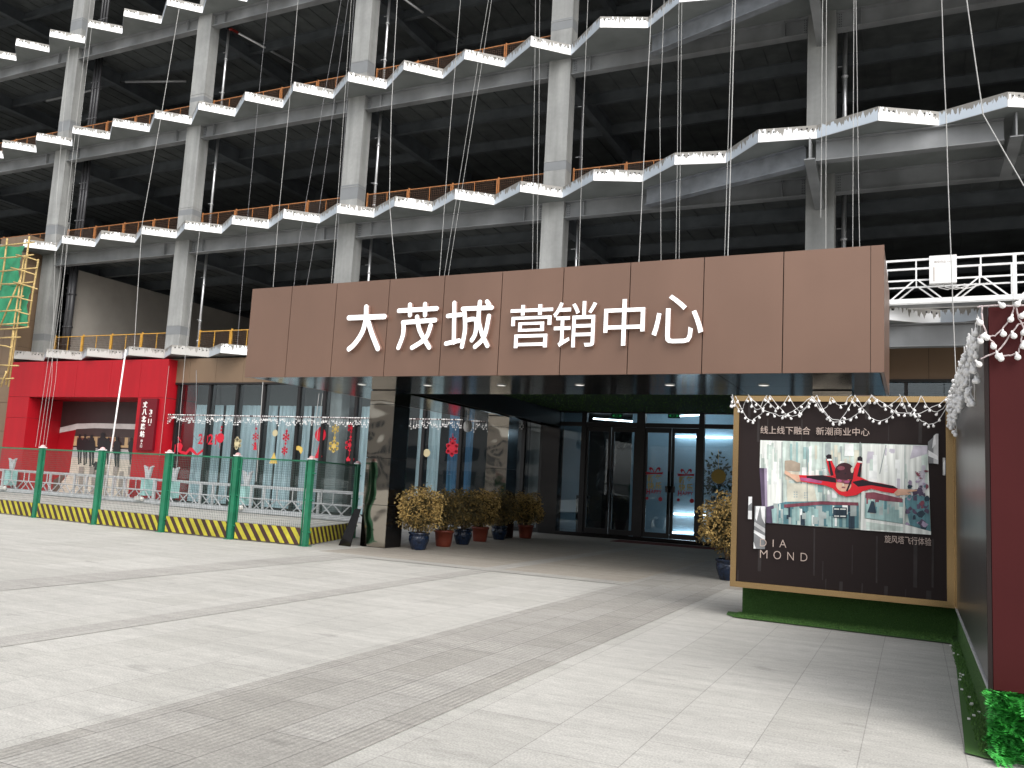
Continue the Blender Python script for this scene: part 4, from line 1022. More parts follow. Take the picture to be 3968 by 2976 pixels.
BULB = MB(); BULB.lathe((0,0,0), [(.004,.034),(.008,.026),(.008,.016),(.017,.006),(.021,-.006),(.016,-.019),(.006,-.025),(.0005,-.026)], 9)
BULB_ME = BULB.mesh('bulb', 'bulb')
def bulb(parent, p, s=1.0):
    o = bpy.data.objects.new('bulb', BULB_ME); COL.objects.link(o); o.parent = parent; o.location = Vector(p)-ORG[parent.name]; o.scale = (s,s,s); o.rotation_euler = (jit(.7), jit(.7), jit(3))
def swag(mb, parent, p, q, sag, n, bulbs, s=.85, r=.0042, push=Vector((0,0,0))):
    P = []
    for k in range(n+1):
        f = k/n; P.append(p+(q-p)*f+Vector((0,0,-sag*math.sin(math.pi*f)))+Vector((jit(.012),jit(.006),jit(.012)))+push)
    mb.tube(P, r, 5, caps=False)
    for k in range(bulbs):
        f = (k+.5+jit(.3))/bulbs*n; i = min(int(f), n-1); c = P[i]+(P[i+1]-P[i])*(f-i); bulb(parent, c+Vector((jit(.012), -.012, -.032)), s)

# ------------------------------------------------------------------ black lightbox with the skydiver picture
BY, BX0, BX1, BZ0, BZ1 = 11.8, -2.24, .46, .40, 2.98
lb = thing('advertising_lightbox', (-.9, BY, .4), 'black advertising lightbox with gold frame and a red skydiver picture', 'lightbox')
mb = MB(); mb.box((BX0+.02, BY+.03, BZ0), (BX1, BY+.95, BZ1-.01)); mb.build('body', 'black_steel', lb)
fw = .075; mb = MB()
mb.box((BX0, BY-.03, BZ1-fw), (BX1, BY+.06, BZ1)); mb.box((BX0, BY-.03, BZ0), (BX1, BY+.06, BZ0+fw)); mb.box((BX0, BY-.028, BZ0+fw), (BX0+fw, BY+.06, BZ1-fw)); mb.box((BX1-.10, BY-.028, BZ0+fw), (BX1, BY+.06, BZ1-fw))
mb.build('gold_frame', 'gold_trim', lb)
mb = MB(); mb.box((BX0+fw, BY+.005, BZ0+fw), (BX1-.10, BY+.028, BZ1-fw)); bface = mb.build('printed_face', 'black_print', lb)
TY = BY+.0045
pc = MB(); nlay = [0]
cols = dict(pale=(.52,.60,.55), white=(.72,.74,.70), grey=(.30,.34,.34), teal=(.10,.22,.25), teal2=(.28,.42,.41), purple=(.095,.07,.115), maroonp=(.20,.06,.08), tan=(.58,.53,.43), brown=(.38,.31,.24), red=(.62,.02,.03), black=(.02,.015,.02), helmet=(.05,.02,.025), skin=(.62,.38,.27), pink=(.42,.10,.22), silver=(.50,.50,.50), silver2=(.20,.205,.21), silver3=(.72,.72,.72), streak=(.036,.030,.029), text=(.50,.40,.35), dk=(.03,.05,.07), lav=(.34,.28,.38), lav2=(.52,.49,.55), cream=(.60,.58,.48), glow=(.80,.82,.80), grey2=(.36,.41,.40))
pk = list(cols)
for k in pk: mat('pic_'+k, cols[k], .45, 0, (7,.22) if k not in ('text','black','red','white') else None, streak=(22,.28) if k in ('pale','white','teal','teal2','tan','grey','purple','lav','maroonp','dk') else None, spec=.2)
def bp(pts, c):
    nlay[0] += 1; Y = TY-.00008*nlay[0]
    pc.add([at(*ZB(*p), Y=Y) for p in pts], [tuple(range(len(pts)))], pk.index(c))
def ell(cx, cy, rx, ry, c, n=20, rot=0):
    bp([(cx+rx*math.cos(a)*math.cos(rot)-ry*math.sin(a)*math.sin(rot), cy+rx*math.cos(a)*math.sin(rot)+ry*math.sin(a)*math.cos(rot)) for a in [2*math.pi*k/n for k in range(n)]], c)
# faint vertical streaks of the print
for a, b, c_, d_ in ((350,262,16,120),(410,385,16,160),(478,380,6,90),(708,390,7,160),(940,395,6,130),(1140,260,24,130),(1416,260,26,120),(1500,405,24,150),(1678,260,34,140),(1295,430,6,110),(415,1270,22,150),(790,1130,10,320),(965,1488,22,85),(1115,1500,8,70),(1268,1518,24,90),(1552,1550,34,85),(1213,1180,10,320),(1466,1190,26,340),(1590,1200,14,330),(1690,1200,10,340),(850,1350,6,130),(275,1410,8,90),(1050,1240,5,200),(870,1470,6,100),(1410,1540,6,70)):
    bp([(a,b),(a+c_,b+2),(a+c_-3,b+d_),(a-3,b+d_-2)], 'streak')
bp([(430,533),(1560,568),(1583,1173),(468,1092),(425,720)], 'pale')
prnd = random.Random(77)
def edge_top(x): return 533+(x-430)*.031
def edge_bot(x): return 1092+(x-468)*.0727
def strip(x, y0, w_, h, c, lean=0):
    y0 = max(y0, edge_top(x)); y1 = min(y0+h, edge_bot(x)-1)
    x0 = max(x, 472 if y0 > 985 else 430); x1 = min(x+w_, 1560 if y0 < 800 else 1580)
    if x1 > x0+1 and y1 > y0+3: bp([(x0,y0),(x1,y0+w_*.03),(min(x1+lean,1582),y1),(max(x0+lean,470 if y1 > 985 else 428),y1)], c)
bp([(430,533),(580,538),(575,965),(470,985),(425,720)], 'white')
for k in range(26): strip(prnd.uniform(430,560), prnd.uniform(540,720), prnd.uniform(5,26), prnd.uniform(60,220), prnd.choice(('pale','white','teal2','pale','glow')))
bp([(424,720),(455,722),(462,985),(440,985)], 'purple'); bp([(455,722),(474,724),(478,985),(462,985)], 'lav')
for k in range(44): strip(prnd.uniform(585,1080), prnd.uniform(545,760), prnd.uniform(5,34), prnd.uniform(70,260), prnd.choice(('pale','white','glow','cream','cream','pale','teal2','grey2')))
bp([(595,672),(640,668),(700,690),(698,745),(595,742)], 'brown'); bp([(600,745),(690,748),(692,800),(600,800)], 'tan'); bp([(615,822),(790,832),(815,955),(610,962)], 'cream')
for x_, y_ in ((655,880),(725,885)):
    for dx in (0, 16):
        for dy in (0, 16, 32): bp([(x_+dx,y_+dy),(x_+dx+10,y_+dy),(x_+dx+10,y_+dy+9),(x_+dx,y_+dy+9)], 'grey2')
bp([(870,552),(905,553),(905,640),(868,640)], 'grey2'); bp([(1000,557),(1060,559),(1060,640),(998,640)], 'glow')
bp([(1140,560),(1560,570),(1575,940),(1135,905)], 'white')
for k in range(40): strip(prnd.uniform(1140,1555), prnd.uniform(560,800), prnd.uniform(6,46), prnd.uniform(60,240), prnd.choice(('white','white','glow','pale','lav2','lav2','white')), prnd.uniform(-12,4))
bp([(1276,565),(1282,565),(1240,760),(1234,760)], 'grey'); bp([(1405,568),(1410,568),(1408,900),(1402,900)], 'grey2'); bp([(1465,569),(1560,570),(1560,625),(1440,660)], 'lav2')
for x0 in (574, 742, 850, 1102): bp([(x0,545),(x0+5,545),(x0+9,1085),(x0+4,1085)], 'grey')
bp([(470,985),(600,950),(850,945),(1095,960),(1095,1128),(468,1092)], 'teal')
for k in range(46): strip(prnd.uniform(470,1070), prnd.uniform(960,1060), prnd.uniform(6,44), prnd.uniform(40,140), prnd.choice(('teal2','teal','dk','pale','teal2','grey2','glow')))
bp([(590,968),(840,946),(1092,954),(1092,976),(845,968),(590,990)], 'maroonp')
bp([(468,985),(520,975),(530,1094),(468,1092)], 'purple'); bp([(505,1000),(540,990),(545,1092),(512,1092)], 'teal2')
bp([(1135,905),(1400,935),(1392,1098),(1135,1058)], 'teal2')
for k in range(18): strip(prnd.uniform(1140,1370), prnd.uniform(890,990), prnd.uniform(8,40), prnd.uniform(30,90), prnd.choice(('teal','maroonp','teal2','pale','grey2','brown')))
bp([(1140,888),(1200,885),(1290,905),(1392,930),(1392,955),(1280,945),(1140,925)], 'maroonp'); bp([(1180,945),(1200,948),(1214,1028),(1152,1022)], 'dk')
bp([(1400,925),(1480,900),(1570,920),(1581,1162),(1440,1105)], 'teal')
for k in range(40):                        # mottled purple plants
    x_, y_ = prnd.uniform(1420,1560), prnd.uniform(820,1120); r_ = prnd.uniform(10,30)
    bp([(min(x_+r_*prnd.uniform(.5,1.2)*math.cos(t),1580), min(y_+r_*prnd.uniform(.5,1.3)*math.sin(t), edge_bot(x_)-8)) for t in [k2*1.05 for k2 in range(6)]], prnd.choice(('purple','dk','purple','maroonp','teal','lav')))
for k in range(14):
    x_, y_ = prnd.uniform(1470,1560), prnd.uniform(730,830); r_ = prnd.uniform(8,20)
    bp([(min(x_+r_*math.cos(t)*prnd.uniform(.4,1.3),1574), y_+r_*.6*math.sin(t)*prnd.uniform(.4,1.3)) for t in [k2*1.05 for k2 in range(6)]], prnd.choice(('lav','pink','lav2','maroonp')))
bp([(1118,560),(1140,560),(1132,1142),(1108,1140)], 'white'); bp([(1130,1062),(1400,1102),(1583,1150),(1583,1173),(1130,1142)], 'white'); bp([(1145,1085),(1395,1120),(1395,1150),(1145,1136)], 'pale'); bp([(1398,900),(1406,902),(1403,1120),(1394,1118)], 'white')
bp([(922,985),(1015,988),(1015,1060),(922,1056)], 'dk'); bp([(930,994),(962,995),(962,1003),(930,1002)], 'white'); bp([(970,995),(1008,996),(1008,1004),(970,1003)], 'white'); bp([(930,1042),(962,1043),(962,1051),(930,1050)], 'white'); bp([(970,1043),(1008,1044),(1008,1052),(970,1051)], 'white')
ell(890,890,8,20,'white'); bp([(882,900),(905,900),(905,945),(882,945)], 'silver')
# skydiver
bp([(874,662),(910,665),(945,740),(950,790),(905,775),(890,740)], 'red'); bp([(888,668),(900,668),(925,770),(905,775)], 'black'); bp([(873,640),(890,628),(910,632),(912,662),(880,662)], 'black'); bp([(880,660),(912,660),(912,672),(882,672)], 'white')
bp([(1120,680),(1086,676),(1058,735),(1050,800),(1100,790),(1112,740)], 'red'); bp([(1118,690),(1104,690),(1082,785),(1104,785)], 'black'); bp([(1086,650),(1105,640),(1120,652),(1121,682),(1086,678)], 'black'); bp([(1086,672),(1120,676),(1118,688),(1086,684)], 'white')
bp([(690,768),(760,772),(850,770),(900,775),(945,790),(1000,800),(1060,770),(1110,785),(1170,812),(1250,825),(1330,842),(1362,862),(1330,893),(1250,880),(1180,862),(1120,880),(1080,905),(1010,915),(960,900),(920,860),(870,840),(780,825),(695,810)], 'red')
bp([(740,775),(850,770),(940,790),(945,822),(850,808),(745,795)], 'black'); bp([(1050,815),(1120,800),(1200,818),(1330,842),(1362,862),(1300,858),(1180,838),(1090,848)], 'black'); bp([(700,785),(760,790),(850,812),(840,826),(760,815),(700,805)], 'pink')
bp([(690,768),(640,762),(600,738),(592,745),(615,770),(650,795),(680,818),(702,812)], 'skin'); bp([(610,755),(590,752),(594,760),(625,778)], 'skin')
bp([(1362,862),(1420,865),(1490,868),(1488,876),(1430,886),(1400,902),(1350,910),(1332,892)], 'skin'); bp([(1400,885),(1450,892),(1448,900),(1390,905)], 'skin')
ell(993,835,52,46,'skin'); ell(998,745,65,60,'helmet'); bp([(935,750),(942,795),(1055,800),(1062,745)], 'helmet'); ell(975,722,26,14,'maroonp'); ell(1050,735,10,20,'tan')
bp([(945,796),(1045,806),(1048,832),(1000,830),(985,822),(948,818)], 'maroonp'); ell(965,808,16,8,'pink'); ell(1015,814,18,8,'pink'); bp([(980,848),(1005,850),(1002,858),(980,856)], 'maroonp'); bp([(986,826),(994,826),(996,842),(984,842)], 'tan'); bp([(1040,800),(1052,802),(1020,880),(1008,876)], 'black'); ell(957,746,9,7,'black'); ell(1005,758,6,6,'black')
# mirror chips
bp([(1563,545),(1603,510),(1603,690),(1563,690)], 'silver2'); bp([(1600,505),(1618,490),(1633,490),(1633,695),(1600,690)], 'silver'); bp([(1565,600),(1630,640),(1630,668),(1565,640)], 'silver3'); bp([(1600,520),(1612,492),(1616,560),(1590,590)], 'silver3')
bp([(1663,652),(1680,652),(1680,772),(1663,770)], 'silver'); bp([(1664,690),(1680,665),(1680,760),(1670,765)], 'silver3')
bp([(350,915),(374,916),(372,1068),(346,1066)], 'silver3'); bp([(349,975),(373,955),(373,1010),(348,1010)], 'silver2')
bp([(392,978),(463,980),(460,1270),(384,1266)], 'silver2'); bp([(400,980),(428,980),(405,1080),(395,1060)], 'silver3'); bp([(430,980),(462,980),(461,1100),(440,1060)], 'silver3'); bp([(390,1085),(461,1130),(461,1160),(388,1110)], 'silver'); bp([(388,1140),(461,1180),(461,1212),(386,1160)], 'silver3'); bp([(384,1220),(400,1266),(384,1266)], 'silver3')
pc.build('picture', ['pic_'+k for k in pk], bface, recalc=False)
mb = MB()
def btxt(s_, a0, a1, b0, b1, bold=0., sp_=1.0):
    p = at(*ZB(a0, b1), Y=TY-.028); q = at(*ZB(a1, b0), Y=TY-.028)
    text_mb(mb, s_, p.x, q.x, p.z, q.z, facing(TY-.0282), .002, 0, bold, sp_)
btxt('线上线下融合', 430, 768, 443, 489); btxt('新潮商业中心', 806, 1168, 451, 498); btxt('旋风塔飞行体验', 1270, 1585, 1195, 1226)
# the two-line word: thin capitals
def caps(pts):
    P = [at(*ZB(*p), Y=TY-.0285) for p in pts]
    for a, b in zip(P[:-1], P[1:]): mb.bar((a.x, TY-.0285, a.z), (b.x, TY-.0285, b.z), .0024, .012, 0, up=(0,0,1) if abs(a.x-b.x) > abs(a.z-b.z) else (1,0,0))
def capchar(ch, a0, a1, b0, b1):
    p = at(*ZB(a0, b1), Y=TY-.028); q = at(*ZB(a1, b0), Y=TY-.028); text_mb(mb, ch, p.x, q.x, p.z, q.z, facing(TY-.0282), .002, 0, -.012)
capchar('D', 427, 472, 1202, 1250); capchar('I', 513, 520, 1206, 1254); capchar('A', 558, 606, 1208, 1257)
capchar('M', 427, 478, 1278, 1328); capchar('O', 518, 570, 1284, 1336); capchar('N', 612, 656, 1292, 1342); capchar('D', 702, 748, 1298, 1350)
mb.build('lettering', 'pic_text', bface)

# dark lightbox arm coming towards the camera
PX, PY0 = .46, 6.75
ar = thing('maroon_lightbox', (2, 9, .4), 'maroon-faced lightbox arm with a dark steel side at the right edge', 'lightbox')
mb = MB(); mb.box((PX, PY0+.06, .42), (PX+.03, BY-.035, 2.97)); mb.build('steel_side', 'panel_steel', ar)
mb = MB(); mb.box((PX+.032, PY0+.05, .40), (3.2, BY+.5, 3.0)); mb.build('body', 'black_steel', ar)
mb = MB(); mb.box((PX+.022, PY0+.004, .40), (3.2, PY0+.045, 3.03)); mb.build('printed_face', 'maroon_board', ar)
mb = MB(); mb.box((PX-.008, PY0+.0, .36), (PX+.018, PY0+.055, 3.03)); mb.box((PX-.012, PY0+.06, .385), (PX+.01, BY-.04, .418), 1); mb.box((PX-.012, PY0+.06, 2.975), (PX+.02, BY-.04, 3.0), 1); mb.box((PX-.01, BY-.25, .42), (PX-.002, BY-.06, 2.97), 2)
mb.build('edge_trim', ['black_print', 'galv', 'gold_trim'], ar)

# garlands
def garland(org, label): return thing('light_garland', org, label, 'light garland', 'white light garlands on the lightboxes')
random.seed(31)
gA = garland((-.9, BY, BZ1), 'white ball light garland looped along the top of the skydiver lightbox'); mb = MB(); yy = BY-.05
xs = [BX0-.02]
while xs[-1] < BX1-.25: xs.append(xs[-1]+random.uniform(.22,.36))
for i in range(len(xs)-1): swag(mb, gA, Vector((xs[i],yy,BZ1+jit(.02))), Vector((xs[i+1],yy-.01,BZ1+jit(.02))), random.uniform(.12,.24), 8, 3)
for i in range(0, len(xs)-2, 2): swag(mb, gA, Vector((xs[i]+.05,yy-.02,BZ1)), Vector((xs[min(i+2,len(xs)-1)]+.05,yy-.02,BZ1)), random.uniform(.24,.40), 12, 9)
for i in range(1, len(xs)-3, 3): swag(mb, gA, Vector((xs[i],yy-.03,BZ1)), Vector((xs[i+3],yy-.03,BZ1)), random.uniform(.22,.36), 14, 10)
swag(mb, gA, Vector((BX0-.03,yy,BZ1)), Vector((BX0-.01,yy,BZ1-.12)), .05, 5, 3)
mb.build('cable', 'cable', gA)
gB = garland((PX, 9, BZ1), 'dense white ball light garland hanging along the dark steel side'); mb = MB(); extra = MB()
y = PY0+.1; cnt = 0; loops = []
while y < BY-.1:
    loops.append(y); y += .30
for i, y in enumerate(loops):
    for s_ in range(2):
        p = Vector((PX-.03-.02*s_, y, 3.0)); q = Vector((PX-.03-.02*s_, min(y+random.uniform(.35,.6), BY-.06), 3.0)); sag = random.uniform(.25,.6)*(1.0 if s_ else .75)
        n = 6; P = [p+(q-p)*k/n+Vector((jit(.02), 0, -sag*math.sin(math.pi*k/n))) for k in range(n+1)]; mb.tube(P, .0035, 4, caps=False)
        for k in range(n):
            c = P[k]+(P[k+1]-P[k])*random.random()+Vector((-.015,jit(.02),-.03))
            if cnt < 96: bulb(gB, c, 1.1); cnt += 1
            else: extra.ball(c, .024, 8, 6)
mb.build('cable', 'cable', gB); b_ = extra.build('bulbs', 'bulb', gB); b_['kind'] = 'stuff'
gC = garland((1, PY0, 3.0), 'white ball light garland looped over the maroon face'); mb = MB(); yy = PY0-.03
def zc3(a, b): p = at((3500+a/2.765)/KD, (1100+b/2.765)/KD, Y=yy); return Vector((p.x, yy, p.z))
def run(pts, r=.0055):
    P = [zc3(*p) for p in pts]; F = []
    for i in range(len(P)-1):
        for k in range(4): F.append(P[i]+(P[i+1]-P[i])*k/4+Vector((jit(.003), jit(.006), jit(.003))))
    F.append(P[-1]); mb.tube(F, r, 5, caps=False)
run([(838,245),(840,340),(865,470),(900,560),(975,640),(1005,740),(1040,775),(1150,765),(1230,745),(1260,650),(1270,540),(1294,510)])
run([(1190,230),(1150,360),(1060,490),(980,555),(905,565),(850,545),(800,580)]); run([(1200,235),(1240,370),(1294,480),(1400,620),(1500,520),(1560,380)])
run([(820,805),(880,780),(1000,735),(1100,620),(1170,510),(1240,430),(1294,420),(1400,380),(1480,240)]); run([(800,250),(850,235),(1190,232),(1500,225),(1700,230)])
for p in ((1152,378),(1070,535),(1180,555),(893,575),(860,562),(963,668),(1012,770),(1045,797),(1222,782),(1282,662),(1290,520),(1275,340),(822,615),(818,415),(805,860),(1400,650),(1450,560),(1520,470),(1055,232),(1225,215)):
    bulb(gC, zc3(*p)+Vector((0,-.015,0)), 1.05)
mb.build('cable', 'cable_pink', gC)

# ------------------------------------------------------------------ artificial turf and leaf wall
random.seed(5)
tf = MB()
tf.box((BX0+.09, BY+.42, 0), (PX+.02, BY+.8, .398)); tf.box((PX+.021, PY0+.12, 0), (PX+.4, BY+.5, .378))
def blades(x0, x1, y0, y1, z, n):
    for i in range(n):
        x, y = random.uniform(x0, x1), random.uniform(y0, y1); a = jit(3.14); h = random.uniform(.014,.034); wd = .007
        tf.add([(x, y, z), (x+wd*math.cos(a), y+wd*math.sin(a), z), (x+jit(.012), y+jit(.012), z+h)], [(0,1,2)], random.choice((0,1,1,2)))
def fblades(x0, x1, y, n):
    for i in range(n):
        x, z = random.uniform(x0, x1), random.uniform(.01, .39); wd = .006
        tf.add([(x, y, z), (x+wd, y, z+jit(.004)), (x+jit(.012), y-random.uniform(.010,.026), z+jit(.014))], [(0,1,2)], random.choice((0,1,1,2)))
tf.add([(BX0-.1, BY+.42, .012), (BX0-.06, BY+.08, .012), (BX0+.1, BY-.10, .012), (.40, BY-.24, .012), (.42, BY-.24, .012), (.30, 6.55, .012), (.42, 6.5, .012), (.62, 6.52, .012), (PX+.1, BY+.44, .012)], [(0,1,2,3,4,8),(4,5,6,7,8)], 0)
blades(BX0+.05, .42, BY-.12, BY+.41, .012, 11000); blades(.38, PX+.05, 6.6, BY-.15, .012, 3600); fblades(BX0+.09, PX, BY+.42, 9500)
for i in range(2500):
    y, z = random.uniform(PY0+.12, BY+.1), random.uniform(.01,.39); tf.add([(PX+.021,y,z),(PX+.021,y+.006,z),(PX+.021-random.uniform(.01,.025),y+jit(.01),z+jit(.012))],[(0,1,2)], random.choice((0,1,2)))
for i in range(14):
    y = random.uniform(7.2, 11.4); x = random.uniform(.36,.45); tf.box((x, y, .02), (x+.02, y+.03, .03), 3)
o = tf.build('artificial_turf', ['turf0','turf1','turf2','white_print'], recalc=False); o['kind'] = 'stuff'; o['label'] = 'dark green artificial turf round the foot of the lightboxes'
hd = thing('leaf_hedge', (1.5, 6.7, 0), 'bright green artificial leaf hedge below the maroon lightbox', 'hedge')
mb = MB(); mb.box((PX+.10, 6.68, 0), (3.2, 6.95, .36)); mb.build('backing', 'hedge3', hd)
mb = MB()
for i in range(1300):
    x = PX+.02+random.random()**1.2*1.9; z = random.uniform(.01,.40); c = Vector((x, 6.62+jit(.05), z))
    if random.random() < .12: c = Vector((PX+.05+jit(.03), random.uniform(6.6,6.9), z))
    if random.random() < .10: c = Vector((x, random.uniform(6.45,6.65), random.uniform(.0,.06)))
    d = Vector((jit(1), -1.0+jit(.4), jit(.9)-.1)).normalized(); u = d.cross(Vector((jit(.6), jit(.6), 1))).normalized(); L = random.uniform(.07,.13); mi = random.choice((0,0,1,1,2,3))
    for k in range(6):
        f = (k+.5)/6; ll = .045*(1-.6*f)+.01; a = c+d*L*f+Vector((0,0,-.02*f*f))
        for s_ in (-1, 1):
            e = (u*s_+d*.5).normalized(); wv = d*ll*.28; mb.add([a, a+e*ll*.5+wv, a+e*ll+Vector((0,0,jit(.008))), a+e*ll*.5-wv], [(0,1,2,3)], mi)
mb.build('leaves', ['hedge0','hedge1','hedge2','hedge3'], hd, recalc=False)

# ------------------------------------------------------------------ the far side of the square, seen in the mirrors and glass
mat('far_wall', (.42,.40,.38), .8); mat('far_glass', (.05,.07,.09), .15)
for x0, x1, h, lab in ((-75, -40, 9, 'long pale block across the square, only mirrored in the glass'), (-30, 2, 6.5, 'low pale block across the square, only mirrored in the glass'), (12, 48, 11, 'tall pale block across the square, only mirrored in the glass')):
    t = thing('opposite_building', ((x0+x1)/2, -52, 0), lab, 'building', 'buildings across the square')
    mb = MB(); mb.box((x0, -66, 0), (x1, -52, h)); mb.box((x0-.3, -66, h+.01), (x1+.3, -51.6, h+.4)); mb.build('wall', 'far_wall', t)
    mb = MB(); z = 1.2
    while z+2 < h:
        x = x0+1
        while x+2.2 < x1: mb.box((x, -51.97, z), (x+2.2, -51.9, z+1.9)); x += 3.2
        z += 3.4
    mb.build('windows', 'far_glass', t)

# ------------------------------------------------------------------ stickers on the glass
DY = GF-.012
def sticker(build, label, m, name='window_sticker'):
    mb = MB(); pts = build(mb); c = Vector(mb.v[0]); o = mb.build(name, m, None, c, recalc=False); tag(o, label, 'window sticker', 'festive stickers on the glass')
def gp(a, b, z=ZG, Y=DY): return at(*z(a, b), Y=Y)
def gpoly(mb, pts, z=ZG, mi=0, Y=DY): mb.slabpoly([gp(*p, z=z, Y=Y) for p in pts], (0,-.003,0), mi)
def gline(mb, p, q, w_, z=ZG, Y=DY):
    A, B = gp(*p, z=z, Y=Y), gp(*q, z=z, Y=Y); d = (B-A).normalized(); n_ = Vector((-d.z,0,d.x))*w_/2; mb.slabpoly([A-n_, B-n_, B+n_, A+n_], (0,-.003,0))
def disc(mb, a, b, r, z=ZG, n=16, Y=DY):
    c = gp(a, b, z=z, Y=Y); mb.slabpoly([c+Vector((r*math.cos(2*math.pi*k/n), 0, r*math.sin(2*math.pi*k/n))) for k in range(n)], (0,-.003,0))
def flake(mb, a, b, r, z=ZG, w_=.03, Y=DY):
    c = gp(a, b, z=z, Y=Y)
    for k in range(6):
        an = math.pi/2+k*math.pi/3; d = Vector((math.cos(an),0,math.sin(an))); n_ = Vector((-d.z,0,d.x)); yy = Vector((0,-.0004*k,0))
        mb.slabpoly([c+d*r*.16-n_*w_/2+yy, c+d*r-n_*w_/2+yy, c+d*r+n_*w_/2+yy, c+d*r*.16+n_*w_/2+yy], (0,-.003,0))
        for s_ in (-1, 1):
            e = (d+n_*s_*.9).normalized(); p = c+d*r*.55; m2 = Vector((-e.z,0,e.x))*w_*.4; mb.slabpoly([p-m2+yy, p+e*r*.38-m2+yy, p+e*r*.38+m2+yy, p+m2+yy], (0,-.003,0))
    k = 10; mb.slabpoly([c+Vector((r*.2*math.cos(2*math.pi*i/k),-.003,r*.2*math.sin(2*math.pi*i/k))) for i in range(k)], (0,-.003,0))
def s2021(mb):
    A = gp(-70, 770); B = gp(85, 690); text_mb(mb, '2021', A.x, B.x, A.z, B.z, facing(DY), .003, 0, .02)
sticker(s2021, 'red 2021 numerals on the glass', 'decal_red')
def lantern(mb):
    disc(mb, 112, 720, .21); gline(mb, (122,620), (114,690), .02); gline(mb, (108,760), (105,800), .02); disc(mb, 122, 632, .05); disc(mb, 119, 658, .05)
sticker(lantern, 'red round lantern sticker right of the 2021 numerals', 'decal_red')
sticker(lambda mb: (flake(mb, 245, 762, .27, w_=.09), disc(mb, 245, 762, .17)), 'pale gold round snowflake sticker', 'decal_pale')
sticker(lambda mb: (disc(mb, 400, 645, .05), flake(mb, 395, 710, .17, w_=.035), gpoly(mb, [(390,770),(375,815),(405,818),(402,772)]), disc(mb, 392, 765, .06), gline(mb, (365,768),(390,790),.03), gline(mb, (398,600),(392,770),.012)), 'red chain with a snowflake and a small red angel playing', 'decal_red')
sticker(lambda mb: (gpoly(mb, [(545,835),(520,885),(505,925),(570,925),(558,885)])), 'yellow fir tree sticker', 'decal_gold')
sticker(lambda mb: (disc(mb, 645, 665, .06), flake(mb, 640, 712, .19, w_=.05), disc(mb, 636, 765, .05), flake(mb, 628, 820, .17, w_=.05), gline(mb, (648,640),(626,868),.014)), 'long red chain of two snowflakes on the glass', 'decal_red')
sticker(lambda mb: (gpoly(mb, [(712,790),(740,782),(770,795),(775,825),(758,850),(742,820),(715,815)])), 'yellow flying angel sticker', 'decal_gold')
sticker(lambda mb: (disc(mb, 552, 680, .14)), 'faint gold round sticker above the yellow fir tree', 'decal_pale')
sticker(lambda mb: (disc(mb, 916, 695, .27), disc(mb, 916, 650, .09), gline(mb, (916,630),(918,660),.04), gpoly(mb, [(886,680),(950,680),(948,712),(886,712)], Y=DY-.004)), 'big red bell ornament sticker', 'decal_red')
sticker(lambda mb: (gpoly(mb, [(907,760),(890,830),(868,880),(905,885),(930,872),(917,810)])), 'tall red tree sticker left of the gold snowflake chain', 'decal_red')
sticker(lambda mb: (flake(mb, 1036, 648, .19, w_=.05), gline(mb, (1034,665),(1028,760),.02), disc(mb, 1030, 718, .06), flake(mb, 1024, 785, .26, w_=.07)), 'yellow chain of two snowflakes beside the column', 'decal_gold')
sticker(lambda mb: (flake(mb, 1166, 640, .19, w_=.05), gline(mb, (1164,660),(1146,870),.02), disc(mb, 1160, 712, .05), flake(mb, 1153, 778, .25, w_=.06), gpoly(mb, [(1122,890),(1140,868),(1150,885),(1188,885),(1178,918),(1150,905),(1128,908)])), 'red chain of snowflakes with a flying angel', 'decal_red')
ZA = zoomer(450, 1650, 4.366)
def gift(mb):
    gpoly(mb, [(840,320),(960,250),(1010,330),(1000,450),(870,460)], z=ZA)
    gpoly(mb, [(1030,300),(1090,280),(1130,340),(1100,420),(1180,440),(1240,370),(1290,375),(1370,470),(1490,375),(1520,400),(1390,495),(1340,490),(1250,420),(1190,490),(1100,470),(1040,440)], z=ZA, Y=DY-.004)
    gpoly(mb, [(1040,190),(1060,180),(1105,265),(1085,270)], z=ZA)
sticker(gift, 'red gift box and curling ribbon sticker beside the red portal', 'decal_red')
Z3b = zoomer(1400, 1400, 1.951)
sticker(lambda mb: (disc(mb, 688, 660, .22, z=Z3b), flake(mb, 688, 660, .30, z=Z3b, w_=.08, Y=DY-.004), flake(mb, 692, 600, .16, z=Z3b, w_=.05), gline(mb, (692,545),(688,640),.02, z=Z3b)), 'red flower sticker between the two mirrored columns', 'decal_red')
sticker(lambda mb: (disc(mb, 495, 693, .15, z=Z3b)), 'gold round sticker between the two mirrored columns', 'decal_pale')
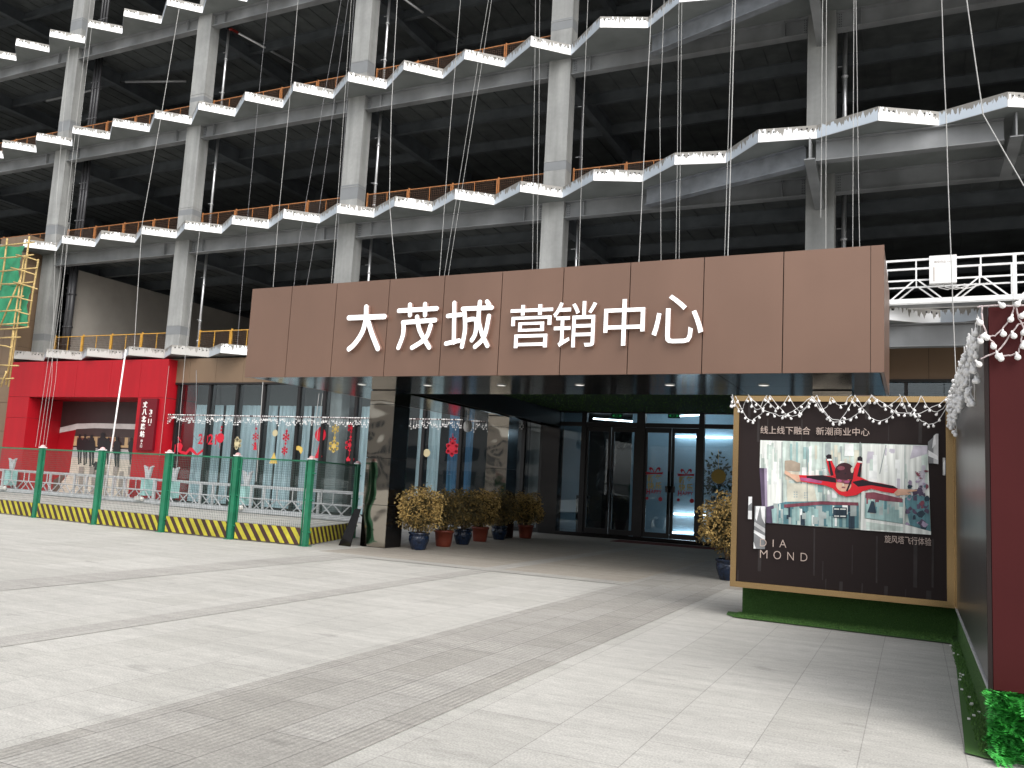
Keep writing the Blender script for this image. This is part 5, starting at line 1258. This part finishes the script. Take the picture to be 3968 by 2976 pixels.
# door stickers
DD = GF-.034
def bow(mb, cx, cy):
    P = lambda pts: gpoly(mb, [(cx+a, cy+b) for a, b in pts], z=ZD, Y=DD)
    P([(-75,12),(-65,8),(0,16),(70,10),(62,20),(70,28),(0,26),(-75,30),(-62,20)])
    gpoly(mb, [(cx+a, cy+b) for a, b in [(0,14),(-20,-25),(-38,-30),(-46,-18),(-35,6),(-28,-14),(-18,-8),(-8,14)]], z=ZD, Y=DD-.004); gpoly(mb, [(cx+a, cy+b) for a, b in [(0,14),(20,-25),(38,-30),(48,-18),(40,8),(30,-14),(20,-8),(8,14)]], z=ZD, Y=DD-.008)
for cx, cy, w_ in ((1113, 880, 'third'), (1365, 893, 'rightmost')):
    sticker(lambda mb: bow(mb, cx, cy), 'red bow sticker on the %s door' % w_, 'decal_red')
    def gold(mb):
        for k, ch in enumerate('新年快乐'):
            a = cx-60+(k % 2)*62; b = cy+30+(k//2)*62; p = gp(a, b+58, z=ZD, Y=DD); q = gp(a+56, b, z=ZD, Y=DD); text_mb(mb, ch, p.x, q.x, p.z, q.z, facing(DD), .003, 0, .025)
    sticker(gold, 'gold new year characters on the %s door' % w_, 'decal_gold')
    def happy(mb):
        p = gp(cx-66, cy+188, z=ZD, Y=DD); q = gp(cx-36, cy+145, z=ZD, Y=DD); text_mb(mb, 'H', p.x, q.x, p.z, q.z, facing(DD), .003, 0, .03)
        p = gp(cx-32, cy+180, z=ZD, Y=DD); q = gp(cx+56, cy+156, z=ZD, Y=DD); text_mb(mb, 'APPY', p.x, q.x, p.z, q.z, facing(DD), .003, 0, .02, 1.1)
        disc(mb, cx-62, cy+220, .05, z=ZD, Y=DD); disc(mb, cx+46, cy+228, .07, z=ZD, Y=DD); gline(mb, (cx+44,cy+195),(cx+46,cy+228),.01, z=ZD, Y=DD)
    sticker(happy, 'red HAPPY lettering on the %s door' % w_, 'decal_red')
sticker(lambda mb: (disc(mb, 1626, 925, .23, z=ZD, n=24, Y=DD), gpoly(mb, [(1617,866),(1634,866),(1634,884),(1617,884)], z=ZD, Y=DD), gline(mb, (1625,710),(1625,866),.012, z=ZD, Y=DD)), 'gold round bauble sticker right of the doors', 'decal_gold')
